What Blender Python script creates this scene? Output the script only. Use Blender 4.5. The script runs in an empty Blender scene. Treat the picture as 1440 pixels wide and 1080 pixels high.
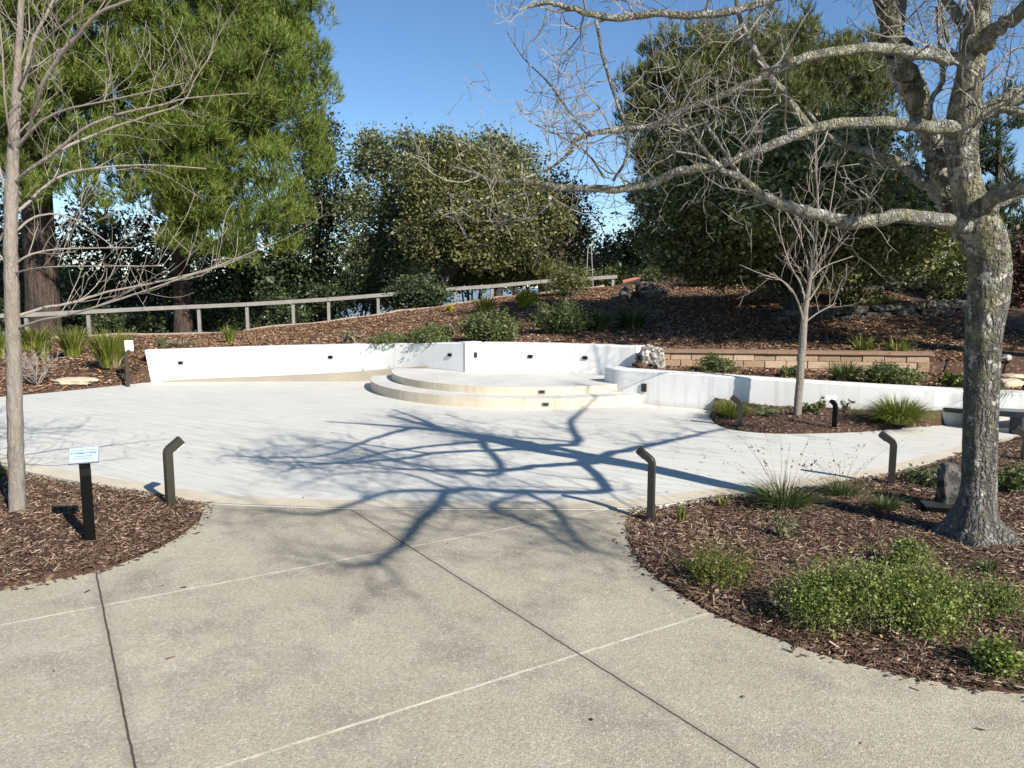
import bpy, bmesh, math, random
import numpy as np
from mathutils import Vector
from mathutils.geometry import tessellate_polygon

R = math.radians
rng = np.random.default_rng(11)
random.seed(5)
scene = bpy.context.scene
COL = scene.collection

# ------------------------------------------------------------------ camera
F = 1085.0
PITCH = math.atan(140 / F)
CAMZ = 1.6
cam_d = bpy.data.cameras.new('camera')
cam = bpy.data.objects.new('camera', cam_d)
COL.objects.link(cam)
cam.location = (0, 0, CAMZ)
cam.rotation_euler = (R(90) - PITCH, 0, 0)
cam_d.sensor_width = 36
cam_d.lens = 36 * F / 1440
cam_d.clip_start = 0.05
cam_d.clip_end = 20000
scene.camera = cam

# ------------------------------------------------------------------ light
SUN_EL = R(33)
SUN_H = np.array([0.635, -0.772]); SUN_H /= np.linalg.norm(SUN_H)
world = bpy.data.worlds.new('World'); scene.world = world
world.use_nodes = True
wn = world.node_tree.nodes; wl = world.node_tree.links
bg = wn['Background']
sky = wn.new('ShaderNodeTexSky')
sky.sky_type = 'NISHITA'
sky.sun_disc = False
sky.sun_elevation = SUN_EL
sky.sun_rotation = math.atan2(SUN_H[0], SUN_H[1])
sky.altitude = 1500
sky.air_density = 1.0
sky.dust_density = 0.0
sky.ozone_density = 3.0
hs = wn.new('ShaderNodeHueSaturation'); hs.inputs['Saturation'].default_value = 1.1
wl.new(sky.outputs[0], hs.inputs['Color']); wl.new(hs.outputs[0], bg.inputs[0])
bg.inputs[1].default_value = 0.095
sun_d = bpy.data.lights.new('sun', 'SUN')
sun_d.energy = 5.0
sun_d.angle = R(0.53)
sun_d.color = (1.0, 0.955, 0.885)
sun = bpy.data.objects.new('sun', sun_d); COL.objects.link(sun)
sd = Vector((SUN_H[0] * math.cos(SUN_EL), SUN_H[1] * math.cos(SUN_EL), math.sin(SUN_EL)))
sun.rotation_euler = sd.to_track_quat('Z', 'Y').to_euler()
sun.location = (8, -9, 9)
scene.view_settings.view_transform = 'Standard'
scene.view_settings.look = 'None'
scene.view_settings.gamma = 1
scene.view_settings.exposure = 0.68
scene.cycles.max_bounces = 6
scene.cycles.diffuse_bounces = 3
scene.cycles.transmission_bounces = 3
scene.cycles.transparent_max_bounces = 4

# ------------------------------------------------------------------ pixel helpers (photo pixels to places in the world)
_ca, _sa = math.cos(PITCH), math.sin(PITCH)
def ray(px, py):
    u = (px - 720) / F; v = (540 - py) / F
    return np.array([u, _ca + v * _sa, -_sa + v * _ca])
def P(px, py, Y):
    d = ray(px, py); t = Y / d[1]
    return np.array([0, 0, CAMZ]) + d * t
def G(px, py, z=0.0):
    d = ray(px, py); t = (z - CAMZ) / d[2]
    return np.array([0, 0, CAMZ]) + d * t
TAN = 1 / math.tan(SUN_EL)
def S(px, py, h):
    g = G(px, py)
    return np.array([g[0] + SUN_H[0] * h * TAN, g[1] + SUN_H[1] * h * TAN, h])
def PX(n, Y):
    return n * Y / F

# ------------------------------------------------------------------ object helpers
def tag(o, label=None, cat=None, group=None, kind=None):
    if label: o['label'] = label
    if cat: o['category'] = cat
    if group: o['group'] = group
    if kind: o['kind'] = kind
    return o
def thing(name, label, cat, loc=(0, 0, 0), group=None, rz=0):
    o = bpy.data.objects.new(name, None); COL.objects.link(o)
    o.location = [float(c) for c in loc]; o.rotation_euler = (0, 0, rz)
    o.empty_display_size = 0.1
    return tag(o, label, cat, group)
def mesh_np(name, V, Fc, smooth=False):
    V = np.asarray(V, dtype=np.float32); Fc = np.asarray(Fc, dtype=np.int32)
    me = bpy.data.meshes.new(name)
    n, k = Fc.shape
    me.vertices.add(len(V)); me.vertices.foreach_set('co', V.ravel())
    me.loops.add(n * k); me.loops.foreach_set('vertex_index', Fc.ravel())
    me.polygons.add(n); me.polygons.foreach_set('loop_start', np.arange(0, n * k, k, dtype=np.int32))
    me.update(calc_edges=True)
    me.polygons.foreach_set('use_smooth', np.full(n, bool(smooth)))
    me.validate()
    if smooth == 2: me.set_sharp_from_angle(angle=R(35))
    return me
def obj(name, me, m, parent=None, loc=None):
    if m is not None: me.materials.append(m)
    o = bpy.data.objects.new(name, me); COL.objects.link(o)
    if parent is not None: o.parent = parent
    if loc is not None: o.location = [float(c) for c in loc]
    return o
def join(*ms):
    Vs, Fs, off = [], [], 0
    for V, Fc in ms:
        if len(V) == 0: continue
        Vs.append(np.asarray(V, float)); Fs.append(np.asarray(Fc, int) + off); off += len(V)
    return np.concatenate(Vs), np.concatenate(Fs)
def part(root, name, V, Fc, m, smooth=False):
    V = np.asarray(V, float) - np.array(root.location)
    return obj(name, mesh_np(name, V, Fc, smooth), m, root)
def single(name, V, Fc, m, base, smooth=False):
    V = np.asarray(V, float) - np.asarray(base, float)
    return obj(name, mesh_np(name, V, Fc, smooth), m, None, base)
def box(c, s, rz=0.0, tilt=0.0, jit=0.0):
    c = np.asarray(c, float); h = np.asarray(s, float) / 2
    V = np.array([[x, y, z] for z in (-1, 1) for y in (-1, 1) for x in (-1, 1)], float) * h
    if jit: V += rng.normal(0, jit, V.shape)
    if tilt:
        a, b = math.cos(tilt), math.sin(tilt)
        V = np.stack([V[:, 0], V[:, 1] * a - V[:, 2] * b, V[:, 1] * b + V[:, 2] * a], 1)
    a, b = math.cos(rz), math.sin(rz)
    V = np.stack([V[:, 0] * a - V[:, 1] * b, V[:, 0] * b + V[:, 1] * a, V[:, 2]], 1)
    Fc = np.array([[0, 2, 3, 1], [4, 5, 7, 6], [0, 1, 5, 4], [2, 6, 7, 3], [0, 4, 6, 2], [1, 3, 7, 5]])
    return V + c, Fc
def catmull(pts, n=8):
    pts = [np.asarray(p, float) for p in pts]
    if len(pts) < 3: return np.array(pts)
    ext = [2 * pts[0] - pts[1]] + pts + [2 * pts[-1] - pts[-2]]
    out = []
    for i in range(1, len(ext) - 2):
        p0, p1, p2, p3 = ext[i - 1:i + 3]
        for t in np.linspace(0, 1, n, endpoint=False):
            out.append(0.5 * (2 * p1 + (p2 - p0) * t + (2 * p0 - 5 * p1 + 4 * p2 - p3) * t * t + (3 * p1 - p0 - 3 * p2 + p3) * t ** 3))
    out.append(pts[-1])
    return np.array(out)
def tube(pts, rad, sides=6, rough=0.0, seed=0):
    pts = np.asarray(pts, float); n = len(pts)
    rad = np.broadcast_to(np.asarray(rad, float), (n,))
    T = np.gradient(pts, axis=0); T /= np.linalg.norm(T, axis=1, keepdims=True) + 1e-9
    ref = np.array([0.0, 0.0, 1.0]) if abs(T[0][2]) < 0.9 else np.array([1.0, 0.0, 0.0])
    A = np.cross(T, ref); A /= np.linalg.norm(A, axis=1, keepdims=True) + 1e-9
    B = np.cross(T, A)
    ang = np.linspace(0, 2 * np.pi, sides, endpoint=False)
    rr = np.repeat(rad[:, None], sides, 1)
    if rough:
        g = np.random.default_rng(seed)
        ph = g.uniform(0, 6.28, 6)
        L = np.arange(n)[:, None] * 0.35
        w = (np.sin(ang[None] * 3 + ph[0] + L * 0.5) * .35 + np.sin(ang[None] * 5 + ph[1] - L * .3) * .35
             + np.sin(ang[None] * 9 + ph[2] + L * .8) * .3 + g.normal(0, .35, (n, sides)) * .6)
        rr = rr * (1 + rough * w)
    V = pts[:, None] + rr[..., None] * (np.cos(ang)[None, :, None] * A[:, None] + np.sin(ang)[None, :, None] * B[:, None])
    V = V.reshape(-1, 3)
    i = np.arange(n - 1)[:, None] * sides; j = np.arange(sides)[None]
    k = (j + 1) % sides
    Fc = np.stack([i + j, i + k, i + sides + k, i + sides + j], -1).reshape(-1, 4)
    return V, Fc
def unit(v):
    return v / (np.linalg.norm(v, axis=-1, keepdims=True) + 1e-9)
def rdir(n, g=None):
    return unit((g or rng).normal(size=(n, 3)))
def pinside(px, py, poly):
    px = np.asarray(px, float); py = np.asarray(py, float)
    ins = np.zeros(px.shape, bool)
    x0, y0 = poly[-1][:2]
    for x1, y1 in [p[:2] for p in poly]:
        if y1 != y0:
            c = ((y1 > py) != (y0 > py)) & (px < (x0 - x1) * (py - y1) / (y0 - y1) + x1)
            ins ^= c
        x0, y0 = x1, y1
    return ins
def slab(poly, z1, z0):
    poly = np.asarray(poly, float)[:, :2]; n = len(poly)
    tris = tessellate_polygon([[Vector((p[0], p[1], 0)) for p in poly]])
    me = bpy.data.meshes.new('slab')
    V = [(p[0], p[1], z1) for p in poly] + [(p[0], p[1], z0) for p in poly]
    area = sum(poly[i][0] * poly[(i + 1) % n][1] - poly[(i + 1) % n][0] * poly[i][1] for i in range(n))
    Fc = []
    for t in tris:
        a, b, c = [poly[i] for i in t]
        cr = (b[0] - a[0]) * (c[1] - a[1]) - (b[1] - a[1]) * (c[0] - a[0])
        Fc.append(tuple(t) if cr > 0 else tuple(reversed(t)))
    for i in range(n):
        j = (i + 1) % n
        Fc.append((i, i + n, j + n, j) if area > 0 else (i, j, j + n, i + n))
    me.from_pydata(V, [], Fc); me.update()
    return me

# ------------------------------------------------------------------ material helpers
class NT:
    def __init__(s, name):
        s.m = bpy.data.materials.new(name); s.m.use_nodes = True
        s.n = s.m.node_tree.nodes; s.l = s.m.node_tree.links
        s.b = s.n['Principled BSDF']; s.b.inputs['Roughness'].default_value = .8
        s.b.inputs['Specular IOR Level'].default_value = .25
        s.co = s.n.new('ShaderNodeTexCoord').outputs['Object']
        s.geo = None
    def link(s, a, b): s.l.new(a, b)
    def _in(s, sock, v):
        if hasattr(v, 'is_output'): s.l.new(v, sock)
        elif v is not None: sock.default_value = v
    def noise(s, scale, detail=4, rough=.55, vec=None, out='Fac', dist=0):
        n = s.n.new('ShaderNodeTexNoise'); n.inputs['Scale'].default_value = scale
        n.inputs['Detail'].default_value = detail; n.inputs['Roughness'].default_value = rough
        n.inputs['Distortion'].default_value = dist
        s.l.new(vec or s.co, n.inputs['Vector']); return n.outputs[out]
    def voro(s, scale, vec=None, feature='F1', out='Distance', rnd=1):
        n = s.n.new('ShaderNodeTexVoronoi'); n.feature = feature; n.inputs['Scale'].default_value = scale
        n.inputs['Randomness'].default_value = rnd
        s.l.new(vec or s.co, n.inputs['Vector']); return n.outputs[out]
    def mapping(s, scale=(1, 1, 1), rot=(0, 0, 0), loc=(0, 0, 0), vec=None):
        n = s.n.new('ShaderNodeMapping'); n.inputs['Scale'].default_value = scale
        n.inputs['Rotation'].default_value = rot; n.inputs['Location'].default_value = loc
        s.l.new(vec or s.co, n.inputs['Vector']); return n.outputs[0]
    def ramp(s, fac, stops, interp='LINEAR'):
        n = s.n.new('ShaderNodeValToRGB'); r = n.color_ramp; r.interpolation = interp
        while len(r.elements) < len(stops): r.elements.new(.5)
        for e, (p, c) in zip(r.elements, stops):
            e.position = p; e.color = (*c, 1) if len(c) == 3 else c
        s.l.new(fac, n.inputs['Fac']); return n.outputs['Color']
    def mix(s, fac, a, b, mode='MIX'):
        n = s.n.new('ShaderNodeMix'); n.data_type = 'RGBA'; n.blend_type = mode
        s._in(n.inputs[0], fac)
        for sock, v in ((n.inputs[6], a), (n.inputs[7], b)):
            if isinstance(v, tuple): sock.default_value = (*v, 1)
            else: s._in(sock, v)
        return n.outputs[2]
    def math(s, op, a, b=None, c=None, clamp=False):
        n = s.n.new('ShaderNodeMath'); n.operation = op; n.use_clamp = clamp
        s._in(n.inputs[0], a)
        if b is not None: s._in(n.inputs[1], b)
        if c is not None: s._in(n.inputs[2], c)
        return n.outputs[0]
    def step(s, fac, lo, hi):
        n = s.n.new('ShaderNodeMapRange'); s._in(n.inputs[0], fac)
        n.inputs[1].default_value = lo; n.inputs[2].default_value = hi
        n.clamp = True
        return n.outputs[0]
    def sep(s, vec=None):
        n = s.n.new('ShaderNodeSeparateXYZ'); s.l.new(vec or s.co, n.inputs[0]); return n.outputs
    def island(s):
        if s.geo is None: s.geo = s.n.new('ShaderNodeNewGeometry')
        return s.geo.outputs['Random Per Island']
    def bump(s, h, strength=.5, dist=.01):
        n = s.n.new('ShaderNodeBump'); n.inputs['Strength'].default_value = strength
        n.inputs['Distance'].default_value = dist
        s.l.new(h, n.inputs['Height']); s.l.new(n.outputs[0], s.b.inputs['Normal']); return s
    def color(s, c):
        if isinstance(c, tuple): s.b.inputs['Base Color'].default_value = (*c, 1)
        else: s.l.new(c, s.b.inputs['Base Color'])
        return s
    def rough(s, v): s._in(s.b.inputs['Roughness'], v); return s

def plain(name, c, rough=.6, metal=0, var=.12, scale=9, bump=0):
    t = NT(name)
    n = t.noise(scale, 5)
    t.color(t.mix(n, tuple(x * (1 - var) for x in c), tuple(min(1, x * (1 + var)) for x in c)))
    t.rough(rough); t.b.inputs['Metallic'].default_value = metal
    if bump: t.bump(t.noise(scale * 12, 4), bump, .004)
    return t.m
def leafmat(name, stops, rough=.5, trans=.25, spec=.3, big=None):
    t = NT(name)
    c = t.ramp(t.island(), stops)
    n = t.noise(big or .9, 2)
    c = t.mix(t.step(n, .35, .7), t.mix(1.0, c, (.72, .72, .72), 'MULTIPLY'), c)
    t.color(c); t.rough(rough); t.b.inputs['Specular IOR Level'].default_value = spec
    tr = t.n.new('ShaderNodeBsdfTranslucent'); t.l.new(t.mix(1.0, c, (1.0, 1.15, .6), 'MULTIPLY'), tr.inputs[0])
    mx = t.n.new('ShaderNodeMixShader'); mx.inputs[0].default_value = trans
    t.l.new(t.b.outputs[0], mx.inputs[1]); t.l.new(tr.outputs[0], mx.inputs[2])
    t.l.new(mx.outputs[0], t.n['Material Output'].inputs[0])
    return t.m

# aggregate concrete of the front walkway, with its joints
def line_dist(t, xyz, a, b, wob):
    d = np.array(b[:2]) - np.array(a[:2]); d /= np.linalg.norm(d); nrm = np.array([-d[1], d[0]]); c = float(nrm @ np.array(a[:2]))
    v = t.math('MULTIPLY_ADD', xyz[0], float(nrm[0]), -c)
    v = t.math('MULTIPLY_ADD', xyz[1], float(nrm[1]), v)
    v = t.math('ADD', v, wob)
    return t.math('ABSOLUTE', v)
def walkway_mat():
    t = NT('exposed aggregate concrete')
    xyz = t.sep()
    big = t.noise(.8, 4, .6); mid = t.noise(5, 5, .6); fine = t.noise(70, 4, .6)
    c = t.mix(t.step(big, .35, .68), (.37, .325, .24), (.50, .452, .345))
    c = t.mix(t.step(mid, .35, .75), c, (.40, .35, .255))
    st = t.noise(2.1, 6, .7)
    c = t.mix(t.math('MULTIPLY', t.step(st, .48, .68), .75), c, (.235, .205, .155))
    sp = t.voro(190, out='Color'); spv = t.sep(sp)[0]
    c = t.mix(t.step(spv, .78, .84), c, t.mix(.38, c, (.62, .56, .43)))
    c = t.mix(t.step(spv, .2, .14), c, t.mix(.34, c, (.12, .1, .07)))
    sp2 = t.sep(t.voro(110, out='Color'))[1]
    c = t.mix(t.step(sp2, .9, .95), c, t.mix(.4, c, (.66, .6, .48)))
    c = t.mix(t.math('MULTIPLY', t.step(fine, .4, .7), .35), c, (.2, .17, .13))
    wob = t.math('MULTIPLY', t.math('SUBTRACT', t.noise(9, 4), .5), .012)
    for a, b in ((G(0, 878), G(860, 714)), (G(300, 1080), G(1000, 860))):
        dd = line_dist(t, xyz, a, b, wob)
        c = t.mix(t.math('MULTIPLY', t.step(dd, .010, .004), t.math('MULTIPLY_ADD', t.step(t.noise(11, 5, .7), .38, .55), .65, .3)), c, (.66, .6, .47))
    deep = None
    for a, b in ((G(135, 805), G(190, 1080)), (G(500, 720), G(1070, 1080))):
        dd = line_dist(t, xyz, a, b, wob)
        k = t.step(dd, .0055, .003)
        c = t.mix(t.math('MULTIPLY', t.step(dd, .045, .012), .25), c, (.2, .17, .13))
        c = t.mix(k, c, (.075, .062, .045))
        deep = k if deep is None else t.math('MAXIMUM', deep, k)
    t.color(c); t.rough(.85)
    h = t.math('SUBTRACT', t.math('MULTIPLY', t.voro(190), .5), deep)
    h = t.math('MULTIPLY_ADD', fine, .6, h)
    t.bump(h, .5, .006)
    return t.m
def plaza_mat():
    t = NT('pale stamped plank concrete')
    rot = t.mapping(rot=(0, 0, R(32)))
    w = t.mapping(scale=(.35, 4.5, 1), vec=rot)
    streak = t.noise(3.0, 6, .65, vec=w)
    big = t.noise(.6, 4)
    c = t.mix(t.step(streak, .3, .7), (.525, .505, .445), (.665, .645, .58))
    c = t.mix(t.math('MULTIPLY', t.step(big, .4, .7), .5), c, (.55, .54, .49))
    br = t.n.new('ShaderNodeTexBrick')
    t.l.new(rot, br.inputs['Vector'])
    br.inputs['Scale'].default_value = 1; br.inputs['Brick Width'].default_value = 1.9
    br.inputs['Row Height'].default_value = .15; br.inputs['Mortar Size'].default_value = .0035
    br.inputs['Mortar Smooth'].default_value = .6
    br.offset = .37
    fade = t.math('MULTIPLY', br.outputs['Fac'], t.step(t.noise(2.3, 4), .3, .6))
    c = t.mix(t.math('MULTIPLY', fade, .8), c, (.22, .2, .165))
    sta = t.noise(1.7, 6, .75, dist=.8)
    c = t.mix(t.math('MULTIPLY', t.step(sta, .54, .72), .45), c, (.40, .375, .32))
    grain = t.noise(5, 6, .7, vec=t.mapping(scale=(1, 22, 1), vec=rot))
    c = t.mix(t.math('MULTIPLY', t.step(grain, .55, .75), .28), c, (.36, .34, .3))
    c = t.mix(t.math('MULTIPLY', t.step(t.noise(45, 3), .66, .72), .25), c, (.3, .27, .22))
    t.color(c); t.rough(.75)
    t.bump(t.math('SUBTRACT', t.math('MULTIPLY', grain, .5), fade), .35, .006)
    return t.m
def edging_mat():
    t = NT('tan concrete'); n = t.noise(3, 5, .65); f = t.noise(60, 3)
    c = t.mix(t.step(n, .3, .7), (.52, .45, .33), (.62, .55, .43))
    c = t.mix(t.math('MULTIPLY', t.step(f, .5, .75), .3), c, (.32, .27, .2))
    t.color(c); t.rough(.8); t.bump(f, .25, .004); return t.m
def step_mat():
    t = NT('tan stained step concrete'); n = t.noise(2.2, 6, .7); f = t.noise(60, 3)
    z = t.mapping(scale=(4, 4, .8)); s = t.noise(3, 5, .6, vec=z)
    c = t.mix(t.step(n, .3, .7), (.52, .44, .31), (.66, .585, .46))
    c = t.mix(t.math('MULTIPLY', t.step(s, .5, .72), .55), c, (.40, .32, .21))
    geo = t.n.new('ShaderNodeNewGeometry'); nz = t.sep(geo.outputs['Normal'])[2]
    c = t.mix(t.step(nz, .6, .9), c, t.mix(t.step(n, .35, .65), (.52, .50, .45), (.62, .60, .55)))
    t.color(c); t.rough(.8); t.bump(f, .25, .004); return t.m
def wall_mat():
    t = NT('white painted plaster'); n = t.noise(1.6, 6, .65); f = t.noise(28, 5, .6)
    v = t.mapping(scale=(6, 6, .5)); s = t.noise(2, 4, vec=v)
    c = t.mix(t.step(n, .3, .75), (.68, .665, .63), (.77, .755, .715))
    c = t.mix(t.math('MULTIPLY', t.step(s, .5, .7), .6), c, (.53, .51, .465))
    zz = t.sep()[2]; dirt = t.math('MULTIPLY', t.step(t.math('ADD', zz, t.math('MULTIPLY', t.noise(7, 5, .7), .12)), .14, .05), .5)
    c = t.mix(dirt, c, (.40, .36, .29))
    t.color(c); t.rough(.7); t.bump(f, .3, .006); return t.m
def ground_mat():
    t = NT('dark mulch soil'); n = t.noise(1.2, 5); f = t.noise(28, 5, .7); v = t.sep(t.voro(38, out='Color'))[0]
    c = t.mix(t.step(f, .3, .7), (.045, .026, .018), (.12, .07, .045))
    c = t.mix(t.step(v, .8, .9), c, (.24, .16, .1))
    c = t.mix(t.math('MULTIPLY', t.step(n, .4, .7), .5), c, (.09, .045, .03))
    t.color(c); t.rough(.9); t.bump(t.math('ADD', f, v), .8, .03); return t.m
def chip_mat(name, stops):
    t = NT(name); c = t.ramp(t.island(), stops)
    n = t.noise(1.3, 3); c = t.mix(t.math('MULTIPLY', t.step(n, .35, .65), .45), c, t.mix(1.0, c, (.6, .52, .5), 'MULTIPLY'))
    t.color(c); t.rough(.75); return t.m
def bark_mat(name, dark, light, scale=18, lichen=0, cream=0, zlo=0, zhi=1.2, ck=.6, bk=.9):
    t = NT(name)
    v = t.mapping(scale=(1, 1, .22))
    n = t.noise(scale, 6, .65, vec=v, dist=.6); b = t.noise(3, 4)
    wv2 = t.n.new('ShaderNodeVectorMath'); wv2.operation = 'MULTIPLY_ADD'; t.l.new(t.noise(14, 4, out='Color'), wv2.inputs[0]); wv2.inputs[1].default_value = (.07, .07, .07); t.l.new(t.mapping(scale=(1, 1, .12)), wv2.inputs[2])
    vo = t.voro(scale * 2.0, vec=wv2.outputs[0], feature='DISTANCE_TO_EDGE')
    c = t.mix(t.step(n, .3, .7), dark, light)
    crack = t.step(vo, .12, .02)
    c = t.mix(t.math('MULTIPLY', t.math('MULTIPLY', crack, t.step(t.noise(5, 3), .35, .6)), ck), c, tuple(x * .3 for x in dark))
    fn = t.noise(scale * 4, 5, .7, vec=t.mapping(scale=(1, 1, .3)))
    c = t.mix(t.math('MULTIPLY', t.step(fn, .45, .7), ck), c, tuple(x * .35 for x in dark))
    h = t.math('MULTIPLY_ADD', n, .8, t.math('MINIMUM', t.math('MULTIPLY', vo, 3), .8))
    if lichen or cream:
        z = t.sep()[2]; zz = t.step(z, zlo, zhi)
        g = t.noise(9, 6, .75); g2 = t.noise(13, 6, .7, vec=t.mapping(loc=(7, 3, 1)))
        amt = t.math('MULTIPLY', zz, .12)
        k = t.step(t.math('ADD', g2, t.math('MULTIPLY', amt, .6)), .585, .64)
        if cream: c = t.mix(t.math('MULTIPLY', k, cream), c, (.56, .535, .47))
        k2 = t.step(t.math('ADD', g, amt), .57, .66)
        if lichen: c = t.mix(t.math('MULTIPLY', k2, lichen), c, t.mix(t.step(t.noise(40, 4), .35, .65), (.20, .19, .085), (.40, .385, .21)))
        h = t.math('ADD', h, t.math('MULTIPLY', t.math('MULTIPLY', k2, t.noise(60, 4)), 1.0))
    t.color(c); t.rough(.9); t.bump(h, bk, .03); return t.m

M_walk = walkway_mat(); M_plaza = plaza_mat(); M_edge = edging_mat(); M_step = step_mat(); M_kerb = plain('dull tan kerb concrete', (.33, .29, .22), .85, var=.25, scale=3, bump=.2); M_wall = wall_mat(); M_ground = ground_mat()
M_chip = chip_mat('mulch chips', [(0, (.025, .015, .010)), (.3, (.075, .044, .028)), (.65, (.155, .095, .06)), (.88, (.28, .195, .13)), (1, (.52, .41, .29))])
M_litter = chip_mat('hill leaf litter', [(0, (.04, .022, .013)), (.4, (.125, .066, .037)), (.75, (.24, .138, .075)), (.92, (.40, .26, .15)), (1, (.58, .44, .29))])
M_bark_main = bark_mat('lichen covered bark', (.085, .077, .065), (.28, .255, .22), 17, lichen=.6, cream=.85, zlo=.2, zhi=1.9)
M_limb = bark_mat('pale lichen limb bark', (.17, .155, .13), (.47, .45, .41), 24, lichen=.55, cream=.95, zlo=0, zhi=.5)
M_twig = plain('grey twig bark', (.25, .225, .19), .8, var=.4, scale=6)
M_sap = bark_mat('smooth tan young bark', (.19, .16, .13), (.30, .26, .215), 14, ck=.38, bk=.25)
M_saptwig = plain('pale young twig bark', (.27, .23, .19), .75, var=.3, scale=6)
M_pinebark = bark_mat('rough pine bark', (.035, .026, .02), (.15, .105, .08), 7)
M_oakbark = bark_mat('grey oak bark', (.05, .043, .036), (.17, .15, .125), 12)
M_pine = leafmat('pine needles', [(0, (0.067, 0.098, 0.017)), (0.5, (0.154, 0.206, 0.034)), (0.85, (0.243, 0.294, 0.059)), (1, (0.374, 0.359, 0.119))], .5, 0.2, .25, .5)
M_pine2 = leafmat('dark pine needles', [(0, (0.055, 0.07, 0.022)), (0.5, (0.135, 0.155, 0.045)), (0.85, (0.21, 0.215, 0.075)), (1, (0.3, 0.24, 0.12))], .5, .15, .25, .5)
M_oak = leafmat('grey green oak leaves', [(0, (0.067, 0.091, 0.042)), (0.5, (0.153, 0.177, 0.079)), (0.85, (0.269, 0.281, 0.152)), (1, (0.561, 0.517, 0.352))], .4, 0.28, 0.3, .5)
M_oakd = leafmat('deep olive oak leaves', [(0, (0.057, 0.072, 0.025)), (0.5, (0.148, 0.164, 0.055)), (0.85, (0.298, 0.296, 0.107)), (1, (0.593, 0.527, 0.274))], .4, 0.28, 0.3, .5)
M_oakl = leafmat('olive oak leaves', [(0, (0.068, 0.085, 0.03)), (0.5, (0.167, 0.176, 0.059)), (0.85, (0.273, 0.262, 0.106)), (1, (0.508, 0.431, 0.232))], .4, 0.28, 0.3, .5)
M_dark = leafmat('dark evergreen leaves', [(0, (0.027, 0.043, 0.02)), (0.6, (0.069, 0.095, 0.038)), (1, (0.17, 0.189, 0.098))], .4, 0.22, 0.3, .5)
M_brown = leafmat('brownish sparse leaves', [(0, (0.075, 0.056, 0.037)), (0.5, (0.138, 0.112, 0.069)), (0.8, (0.138, 0.138, 0.075)), (1, (0.3, 0.25, 0.175))], .6, .15, .2, .5)
M_green = leafmat('fresh green leaves', [(0, (0.07, 0.1, 0.018)), (0.5, (0.155, 0.2, 0.036)), (0.85, (0.27, 0.31, 0.07)), (1, (0.44, 0.43, 0.18))], .45, .25, .35, 2)
M_shrub = leafmat('shrub leaves', [(0, (0.057, 0.081, 0.025)), (0.5, (0.115, 0.146, 0.045)), (1, (0.248, 0.248, 0.095))], .45, .2, .35, 2)
M_grassy = leafmat('yellow green grass blades', [(0, (.09, .12, .015)), (.5, (.17, .2, .03)), (.85, (.27, .28, .06)), (1, (.42, .36, .15))], .45, .3, .35, 3)
M_grassd = leafmat('deep green grass blades', [(0, (.035, .06, .016)), (.5, (.075, .11, .03)), (.85, (.14, .17, .05)), (1, (.36, .31, .17))], .45, .25, .35, 3)
M_yellow = leafmat('yellow flowers', [(0, (.25, .26, .02)), (.6, (.45, .42, .02)), (1, (.62, .56, .05))], .5, .25, .3, 3)
M_dry = leafmat('dry straw stems', [(0, (.16, .12, .07)), (.6, (.3, .24, .15)), (1, (.5, .43, .3))], .6, .1, .2, 3)
M_red = leafmat('dark red leaves', [(0, (.06, .02, .018)), (.6, (.12, .05, .035)), (1, (.16, .12, .06))], .5, .15, .3, 3)
M_timber = plain('weathered grey timber', (.23, .215, .19), .85, var=.35, scale=5, bump=.3)
M_header = plain('pale timber edging', (.36, .28, .21), .85, var=.3, scale=4, bump=.3)
M_path = plain('tan dirt path', (.30, .21, .15), .9, var=.25, scale=3, bump=.4)
M_redwood = plain('red brown edging', (.33, .13, .09), .85, var=.25, scale=4, bump=.3)
def mottle(name, a, b, sc):
    t = NT(name); n = t.noise(sc, 5, .7); f = t.noise(sc * 6, 4)
    t.color(t.mix(t.math('MULTIPLY', t.step(f, .35, .7), .4), t.mix(t.step(n, .44, .56), a, b), tuple(x * .4 for x in a))); t.rough(.9); t.bump(n, .7, .02); return t.m
M_stone = mottle('grey terrace stone', (.06, .052, .043), (.15, .135, .11), 5)
M_pale = plain('pale sandstone', (.52, .42, .29), .85, var=.2, scale=5, bump=.4)
M_white_stone = mottle('white speckled stone', (.10, .085, .07), (.55, .52, .46), 16)
M_darkstone = mottle('dark mottled stone', (.03, .028, .026), (.13, .122, .11), 11)
M_olive = plain('olive bronze paint', (.045, .042, .03), .42, metal=.2, var=.08, scale=4)
M_bronze = plain('dark bronze paint', (.042, .038, .035), .4, metal=.2, var=.08, scale=4)
M_black = plain('black paint', (.005, .005, .005), .5, var=.1)
M_black.node_tree.nodes['Principled BSDF'].inputs['Specular IOR Level'].default_value = .05
M_lens = plain('dark lamp glass', (.03, .03, .03), .2, var=.1)
M_plate = plain('light blue sign face', (.36, .46, .64), .4, var=.04, scale=3)
M_frame = plain('grey sign rim', (.15, .15, .2), .4, var=.1)
M_ink = plain('dark ink', (.03, .04, .07), .6, var=.1)
M_whiteplate = plain('white sign face', (.8, .79, .76), .45, var=.03)
M_metal = plain('grey metal plate', (.25, .25, .25), .35, metal=.7, var=.1)
M_bench = plain('dark polished stone', (.05, .052, .06), .3, var=.3, scale=4)
M_pole = plain('pale grey pole', (.33, .32, .30), .5, var=.1)
def block_mat():
    t = NT('tan concrete blocks'); c = t.ramp(t.island(), [(0, (.30, .20, .125)), (.5, (.40, .28, .18)), (1, (.50, .37, .25))])
    f = t.noise(30, 5, .7); c = t.mix(t.math('MULTIPLY', t.step(f, .4, .7), .5), c, t.mix(1.0, c, (.55, .5, .45), 'MULTIPLY'))
    t.color(c); t.rough(.9); t.bump(f, .7, .012); return t.m
M_block = block_mat()
M_cap = plain('brown cap blocks', (.26, .165, .11), .9, var=.3, scale=4, bump=.4)
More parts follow.
